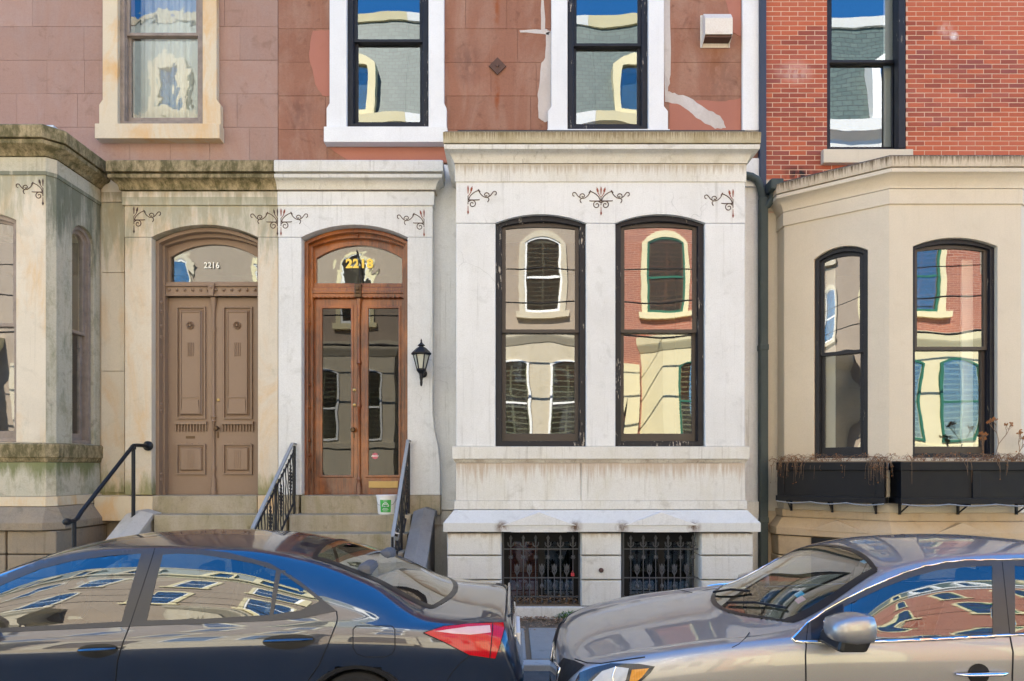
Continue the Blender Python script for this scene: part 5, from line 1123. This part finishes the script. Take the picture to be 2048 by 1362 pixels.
tl = c1.decal('tail_lamp', [(847, 1266), (887, 1253.5), (939, 1248.5), (975, 1247), (1006, 1246), (1008, 1258), (997, 1298), (990, 1317), (939, 1310), (890, 1285)], M['redlens'], .008)
c1.decal('lamp_insert', [(872, 1263.5), (934, 1255), (979, 1252.5), (981, 1266), (940, 1270.5), (905, 1268)], M['clearlens'], .010, parent=tl)
c1.line('lamp_edge', [(847, 1266), (887, 1253.5), (939, 1248.5), (975, 1247), (1006, 1246), (1008, 1258), (997, 1298), (990, 1317), (939, 1310), (890, 1285)], .004, M['black'], True, .005)
c1.line('lamp_seam', [(985, 1248), (983, 1275), (979, 1316)], .003, M['black'], False, .009)
c1.line('door_gap', [(310, 1097), (300, 1130), (262, 1245), (247, 1282), (235, 1321), (230, 1372)], .0045, M['black'])
c1.line('door_gap', [(673, 1223), (675, 1236), (673, 1246), (658, 1284), (638, 1330), (608, 1372)], .0045, M['black'])
fd = [(712, 1252), (784, 1252), (790, 1259), (790, 1296), (784, 1308), (770, 1314), (730, 1314), (714, 1308), (706, 1296), (706, 1259)]
c1.line('fuel_flap', fd, .0035, M['black'], True)
c1.line('bumper_gap', [(939, 1312), (920, 1327), (904, 1345), (888, 1372)], .0035, M['black'])
for x0, x1, yc, h_ in ((525, 630, 1284, 15), (155, 236, 1302, 14)):
    el = [((x0+x1)/2+(x1-x0)/2*math.cos(a), yc+h_*math.sin(a)-(4 if math.cos(a) > 0 else 0)*math.cos(a)) for a in np.linspace(0, math.tau, 20, endpoint=False)]
    hd = c1.decal('handle_recess', el, M['blacktrim'], .003)
    for sgn in (1, -1):
        pts = [Vector(c1.hit(x0+(x1-x0)*t, yc-2-4*t, .028 if .1 < t < .9 else .008)) for t in np.linspace(.04, .96, 9)]
        if sgn < 0: pts = [Vector((p.x, 2*c1.Yc-p.y, p.z)) for p in pts]
        MB().tube(pts, [.008, .013, .016, .017, .017, .017, .016, .013, .008], 8, .6).build('door_handle', M['navy'], hd, smooth=60)
c1.finish((1.04, 3.74)); c1.seats(2.3, 1.22, 3.8)
Xr = c1.Xf+c1.L
MB().tube([(Xr-.10, c1.Yc+t*.60, .815+.012*(1-t*t)) for t in np.linspace(-1, 1, 12)], .012, 6).build('boot_lip', M['navy'], c1.o, smooth=60)
MB().box(Xr-.045, Xr-.02, c1.Yc-.26, c1.Yc+.26, .50, .62).build('number_plate', M['plasticwhite'], c1.o, bevel=.004)
MB().box(Xr-.085, Xr-.05, c1.Yc-.55, c1.Yc+.55, .645, .675).build('boot_garnish', M['chrome'], c1.o, bevel=.006)
for sy in (-1, 1):
    mm = Matrix.Translation((c1.Xf+c1.L-3.5, c1.Yc+sy*.98, .88)); o = MB(mm).box(-.07, .07, -.11, .11, -.07, .08).build('wing_mirror', M['navy'], c1.o, bevel=.045)
# ---- pewter saloon, nose towards the gap
K = lambda v: sorted([(4.63-f, z) for f, z in v])
T2 = dict(zt=K([(0, .50), (.02, .62), (.05, .71), (.1, .765), (.3, .84), (.6, .895), (.9, .94), (1.13, .97), (1.6, 1.20), (2.05, 1.39), (2.4, 1.45), (2.8, 1.465), (3.2, 1.445), (3.5, 1.39), (4.15, 1.08), (4.5, 1.05), (4.58, .9), (4.63, .6)]),
          zs=K([(0, .45), (.03, .58), (.08, .69), (.2, .775), (.5, .86), (1, .935), (1.4, .97), (2, .985), (3, 1.005), (4, 1.01), (4.5, .95), (4.63, .5)]),
          ws=K([(0, .50), (.03, .60), (.08, .68), (.15, .735), (.3, .80), (.5, .845), (.8, .872), (1.5, .885), (3, .885), (4, .86), (4.5, .74), (4.63, .55)]),
          wr=K([(0, .34), (.05, .46), (.1, .52), (.3, .61), (.8, .67), (1.2, .69), (1.4, .685), (2.05, .60), (2.6, .58), (3.2, .57), (3.5, .565), (4.15, .62), (4.5, .58), (4.63, .4)]),
          zr=K([(0, .47), (.02, .59), (.05, .685), (.1, .74), (.3, .815), (.6, .872), (.9, .918), (1.13, .945), (1.42, 1.00), (2.05, 1.335), (2.4, 1.395), (2.8, 1.41), (3.2, 1.39), (3.5, 1.33), (4.15, 1.04), (4.5, 1.0), (4.58, .86), (4.63, .57)]))
c2 = Car('parked_car', 'pewter grey saloon car with chrome window trim, nose towards the gap', .29, 4.6, 4.63, T2, M['pewter'], tuck=.1)
g1 = [(1688, 1280), (1688, 1214), (1719, 1198), (1768, 1175), (1821, 1155), (1875, 1140), (1928, 1134), (1984, 1132), (1985, 1267), (1848, 1275)]
g2 = [(2030, 1265), (2029, 1132), (2120, 1136), (2220, 1155), (2300, 1195), (2340, 1245), (2200, 1257)]
tro = [(1584, 1277), (1615, 1246), (1650, 1222), (1687, 1201), (1730, 1179), (1768, 1162), (1805, 1147), (1848, 1133), (1890, 1125), (1928, 1121), (2048, 1119), (2150, 1125), (2260, 1155), (2340, 1205), (2385, 1248), (2200, 1263), (2019, 1271), (1848, 1280), (1687, 1286), (1590, 1284)]
c2.decal('window_trim', tro, M['gasket'], .003, (g1, g2))
c2.decal('mirror_sail', [(1622, 1279), (1622, 1244), (1686, 1208), (1686, 1283)], M['blacktrim'], .005)
for g_ in (g1, g2): c2.decal('side_window', g_, M['carglass'], .0012, cut=True)
c2.line('chrome_trim', tro, .0065, M['chrome'], True, .003)
c2.line('chrome_trim', tro[16:], .010, M['chrome'], False, .004)
c2.screen('windscreen', 4.63-2.03, 4.63-1.14, .10, -.30, .90, M['windscreen'], 0)
c2.screen('rear_window', .52, 1.12, .05, -.05, .90, M['windscreen'], 0)
c2.line('door_gap', [(1617, 1246), (1613, 1276), (1611, 1310), (1612, 1375)], .0045, M['black'])
c2.line('door_gap', [(2004, 1124), (2012, 1200), (2019, 1268), (2026, 1305), (2024, 1375)], .0045, M['black'])
c2.line('bonnet_gap', [(1499, 1265), (1490, 1277), (1478, 1288), (1464, 1295)], .0025, M['black'])
c2.line('bonnet_gap', [(1150, 1318), (1175, 1326), (1202, 1327), (1240, 1321), (1290, 1314)], .0045, M['black'])
hl = c2.decal('head_lamp', [(1146, 1372), (1160, 1345), (1187, 1335), (1222, 1327), (1278, 1328), (1310, 1333), (1301, 1346), (1276, 1368), (1240, 1392), (1170, 1396)], M['lampdark'], .004)
c2.decal('lamp_lens', [(1185, 1362), (1205, 1343), (1232, 1334), (1258, 1337), (1252, 1360), (1228, 1378), (1195, 1380)], M['lampwhite'], .007, parent=hl)
c2.line('lens_rib', [(1232, 1334), (1226, 1352), (1228, 1378)], .004, M['chrome'], off=.008)
c2.decal('indicator_lens', [(1264, 1340), (1298, 1337), (1284, 1354), (1262, 1372), (1258, 1366)], M['amber'], .007, parent=hl)
c2.decal('grille', [(1116, 1330), (1128, 1316), (1150, 1322), (1170, 1331), (1146, 1352), (1128, 1372), (1112, 1372)], M['black'], .004)
c2.line('grille_chrome', [(1112, 1326), (1122, 1338), (1114, 1372)], .010, M['chrome'], off=.006)
hd = c2.decal('handle_recess', [(1957+22*math.cos(a), 1348+21*math.sin(a)) for a in np.linspace(0, math.tau, 20, endpoint=False)], M['blacktrim'], .002)
for sgn in (1, -1):
    pts = [Vector(c2.hit(1909+100*t, 1347-2*t, .03 if .08 < t < .95 else .012)) for t in np.linspace(0, 1, 9)]
    if sgn < 0: pts = [Vector((p.x, 2*c2.Yc-p.y, p.z)) for p in pts]
    MB().tube(pts, [.006, .013, .016, .017, .017, .017, .017, .017, .013], 8, .7).build('door_handle', M['chrome'], hd, smooth=60)
c2.finish((1.0, 3.70)); c2.seats(2.1, 1.15, 3.30)
for sy in (-1, 1):
    bx_, by_, bz_ = (1.84, c2.Yc-1.0, PZ(1256, 3.6)) if sy < 0 else (2.02, c2.Yc+.93, .84)
    m = bpy.data.meshes.new('wing_mirror'); bm = bmesh.new(); bmesh.ops.create_cube(bm, size=1)
    bmesh.ops.subdivide_edges(bm, edges=bm.edges, cuts=3, use_grid_fill=True)
    for v in bm.verts:
        p = v.co*2; n3 = Vector((p.x*math.sqrt(max(0, 1-p.y**2/2-p.z**2/2+p.y**2*p.z**2/3)), p.y*math.sqrt(max(0, 1-p.x**2/2-p.z**2/2+p.x**2*p.z**2/3)), p.z*math.sqrt(max(0, 1-p.x**2/2-p.y**2/2+p.x**2*p.y**2/3))))
        q = p.lerp(n3, .55); tp_ = 1-.30*max(0, -q.x)
        v.co = (q.x*.125, q.y*.10, q.z*.082*tp_+.008*q.x)
    bm.to_mesh(m); bm.free(); m.transform(Matrix.Translation((bx_, by_, bz_))); m.materials.append(M['pewter']); m.polygons.foreach_set('use_smooth', [True]*len(m.polygons))
    mo = link('wing_mirror', m, c2.o)
    MB().prism([(bx_-.08, bz_-.04), (bx_+.09, bz_-.05), (bx_+.06, bz_-.115), (bx_-.10, bz_-.115)], 'y', by_-(.08 if sy < 0 else .17), by_+(.17 if sy < 0 else .08)).build('mirror_arm', M['blacktrim'], mo, bevel=.02)
def wiper(a, b):
    p, q = c2.top(*a), c2.top(*b); m = (p+q)/2
    MB().tube([p+Vector((0, 0, .02)), m+Vector((0, 0, .035)), q+Vector((0, 0, .018))], .009, 6).build('wiper', M['blacktrim'], c2.o)
wiper((4.63-1.20, -.05), (4.63-1.42, -.72)); wiper((4.63-1.22, .5), (4.63-1.36, -.02))
for sx, dy, cc in ((-.62, 1.52, (.10, .42, .62)), (-.70, 1.50, (.62, .30, .33)), (-.66, 1.95, (.55, .68, .80))):
    v = [tuple(c2.top(4.63-dy-a, sx+b)-Vector((0, 0, .004))) for a, b in ((0, 0), (.05, 0), (.05, .09), (0, .09))]
    MB().add(v, [(0, 1, 2, 3)]).build('window_sticker', plain('sticker %.2f' % sx, cc, .5), c2.o)

# ============================================================ the houses across the street (seen in the glass and the car paint)
def far_house(name, label, x0, x1, wall, trim, bay, frame_m, canted, top, b0=-.4, cs=(-1.6, 1.4)):
    mx = Matrix.Translation(((x0+x1)/2, -5.5, 0)) @ Matrix.Diagonal((1, -1, 1, 1)); hw = (x1-x0)/2
    o = thing('row_house', label, 'house', ((x0+x1)/2, -5.5, 0), 'houses across the street')
    MB(mx).box(-hw+.002, hw-.002, 0, 6, 0, 13.8).build('wall', M[wall], o)
    def win(u0, u1, v0, v1, w, arch_=.15, hood=True):
        if hood:
            MB(mx).plate(arch(u0-.16, u1+.16, v0-.02, v1, v1+arch_+.2), [arch(u0, u1, v0-.01, v1, v1+arch_)], w-.07, w+.01).build('architrave', M[trim], o)
            MB(mx).box(u0-.28, u1+.28, w-.14, w+.01, v0-.2, v0-.021).build('sill', M[trim], o)
        f = MB(mx).plate(arch(u0, u1, v0, v1, v1+arch_), [arch(u0+.06, u1-.06, v0+.07, v1-.02, v1+arch_-.06)], w-.045, w+.01).box(u0+.08, u1-.08, w-.03, w+.008, (v0+v1)/2-.03, (v0+v1)/2+.03).build('window', M[frame_m], o)
        MB(mx).plate(arch(u0+.07, u1-.07, v0+.08, v1-.01, v1+arch_-.07), [], w-.012, w-.006).build('pane', M['glass'], f)
        m = MB(mx)
        for k in range(14):
            z = v0+.1+(v1-v0-.1)*k/14; m.box(u0+.1, (u0+u1)/2-.03, w-.004, w-.001, z, z+(v1-v0)/14*.7).box((u0+u1)/2+.03, u1-.1, w-.004, w-.001, z, z+(v1-v0)/14*.7)
        tag(m.build('shutters', M['shutter'], f), kind='stuff')
    for v0, v1 in ((6.95, 9.1), (10.5, 12.5)):
        for c in cs: win(c-.5, c+.5, v0, v1, 0)
    # bay on the right of the door as one faces the house
    b1 = b0+3.35 if b0 < -.5 else hw-.35; d = .9
    pl = [(b0, 0), (b0+(.6 if canted else 0), -d), (b1-(.6 if canted else 0), -d), (b1, 0)]
    bb = MB(mx).prism(pl, 'z', 0, 6.1).build('bay', M[bay], o)
    c0, c1 = pl[1][0], pl[2][0]; c = (c0+c1)/2
    if canted: win(c-.5, c+.5, 2.7, 5.0, -d-.001, hood=False)
    else:
        for q in (c-.75, c+.75): win(q-.5, q+.5, 2.7, 5.0, -d-.001, hood=False)
    MB(mx).sweep(pl, [(-.1, 5.6), (.02, 5.6), (.12, 5.8), (.14, 5.85), (.16, 6.1), (-.1, 6.12)]).sweep(pl, [(-.1, 2.4), (.05, 2.42), (.06, 2.6), (-.1, 2.62)]).build('bay_cornice', M[bay], bb)
    # entry
    MB(mx).plate(rect(-hw+.3, b0-.1, .9, 5.2), [arch(-hw+.75, b0-.55, 1.2, 4.1, 4.35)], -.15, .005).build('door_surround', M[bay], o)
    MB(mx).plate(arch(-hw+.76, b0-.56, 1.2, 4.1, 4.35), [], -.02, -.004).build('door', M['shutter'], o)
    for k in range(5): MB(mx).box(-hw+.5, b0-.3, -.5-.3*k, -.001-.3*k if k else 0, 0, 1.2-.24*k).build('step', M['stepstone'], o)
    # cornice and mansard
    MB(mx).sweep([(-hw+.003, 0), (hw-.003, 0)], [(-.3, 13.3), (.05, 13.3), (.1, 13.6), (.35, 13.8), (.4, 14.15), (-.3, 14.2)]).build('roof_cornice', M[top], o)
    MB(mx).prism([(0, 14.16), (-.1, 14.16), (.75, 18.1), (.85, 18.3), (5, 18.3), (5, 14.16)], 'x', -hw+.003, hw-.003).build('mansard_roof', M['slate'], o)
    MB(mx).sweep([(-hw+.003, .75), (hw-.003, .75)], [(-.1, 18.0), (.1, 18.02), (.18, 18.3), (-.1, 18.35)]).build('roof_trim', M[top], o)
    for q in (-1.6, 1.3):
        dm = MB(mx).plate(arch(q-.75, q+.75, 14.17, 16.2, 16.5), [rect(q-.45, q+.45, 14.4, 16.05)], -.22, .9).build('dormer', M[top], o)
        MB(mx).box(q-.46, q+.46, -.1, -.09, 14.35, 16.1).build('pane', M['glass'], dm)
    return o
far_house('far', 'leftmost far brownstone house with cream bay, beyond the others', -22.9, -16.6, 'opp_brown', 'opp_stone', 'opp_cream', 'opp_white', False, 'opp_stone')
far_house('far', 'far brownstone house with cream door surround, opposite the dark blue car', -16.6, -10.3, 'opp_brown', 'opp_stone', 'opp_stone', 'opp_white', False, 'opp_stone')
far_house('far', 'far brownstone house with white sashes, opposite the taupe door', -10.3, -3.7, 'opp_brown', 'opp_cream', 'opp_stone', 'opp_white', False, 'opp_cream')
far_house('far', 'far brownstone house with grey marble bay, opposite the white bay', -3.7, 2.9, 'opp_brown', 'opp_stone', 'opp_stone', 'opp_white', False, 'opp_white')
far_house('far', 'far brick house with yellow cream canted bay and green sashes', 2.9, 9.1, 'opp_brick', 'opp_cream', 'opp_cream', 'opp_green', True, 'opp_cream', -1.8, (-1.0, 1.7))
far_house('far', 'far brick house with cream square bay, opposite the window boxes', 9.1, 15.3, 'opp_brick', 'opp_cream', 'opp_cream', 'opp_green', False, 'opp_white')
far_house('far', 'far brownstone house at the right end with canted bay', 15.3, 21.5, 'opp_brown', 'opp_cream', 'opp_cream', 'opp_white', True, 'opp_cream')

for i, (y, z, sag, lab) in enumerate(((-3.1, 7.9, .35, 'highest sagging utility cable above the far pavement'), (-3.2, 7.1, .45, 'middle sagging utility cable above the far pavement'), (-3.15, 6.0, .3, 'lowest sagging utility cable above the far pavement'))):
    w = MB().tube([(x, y, z-sag*(1-(x/24)**2)) for x in np.linspace(-24, 24, 33)], .016+.006*i, 6).build('utility_cable', M['black'], None, smooth=60); tag(w, lab, 'cable', 'utility cables along the street')
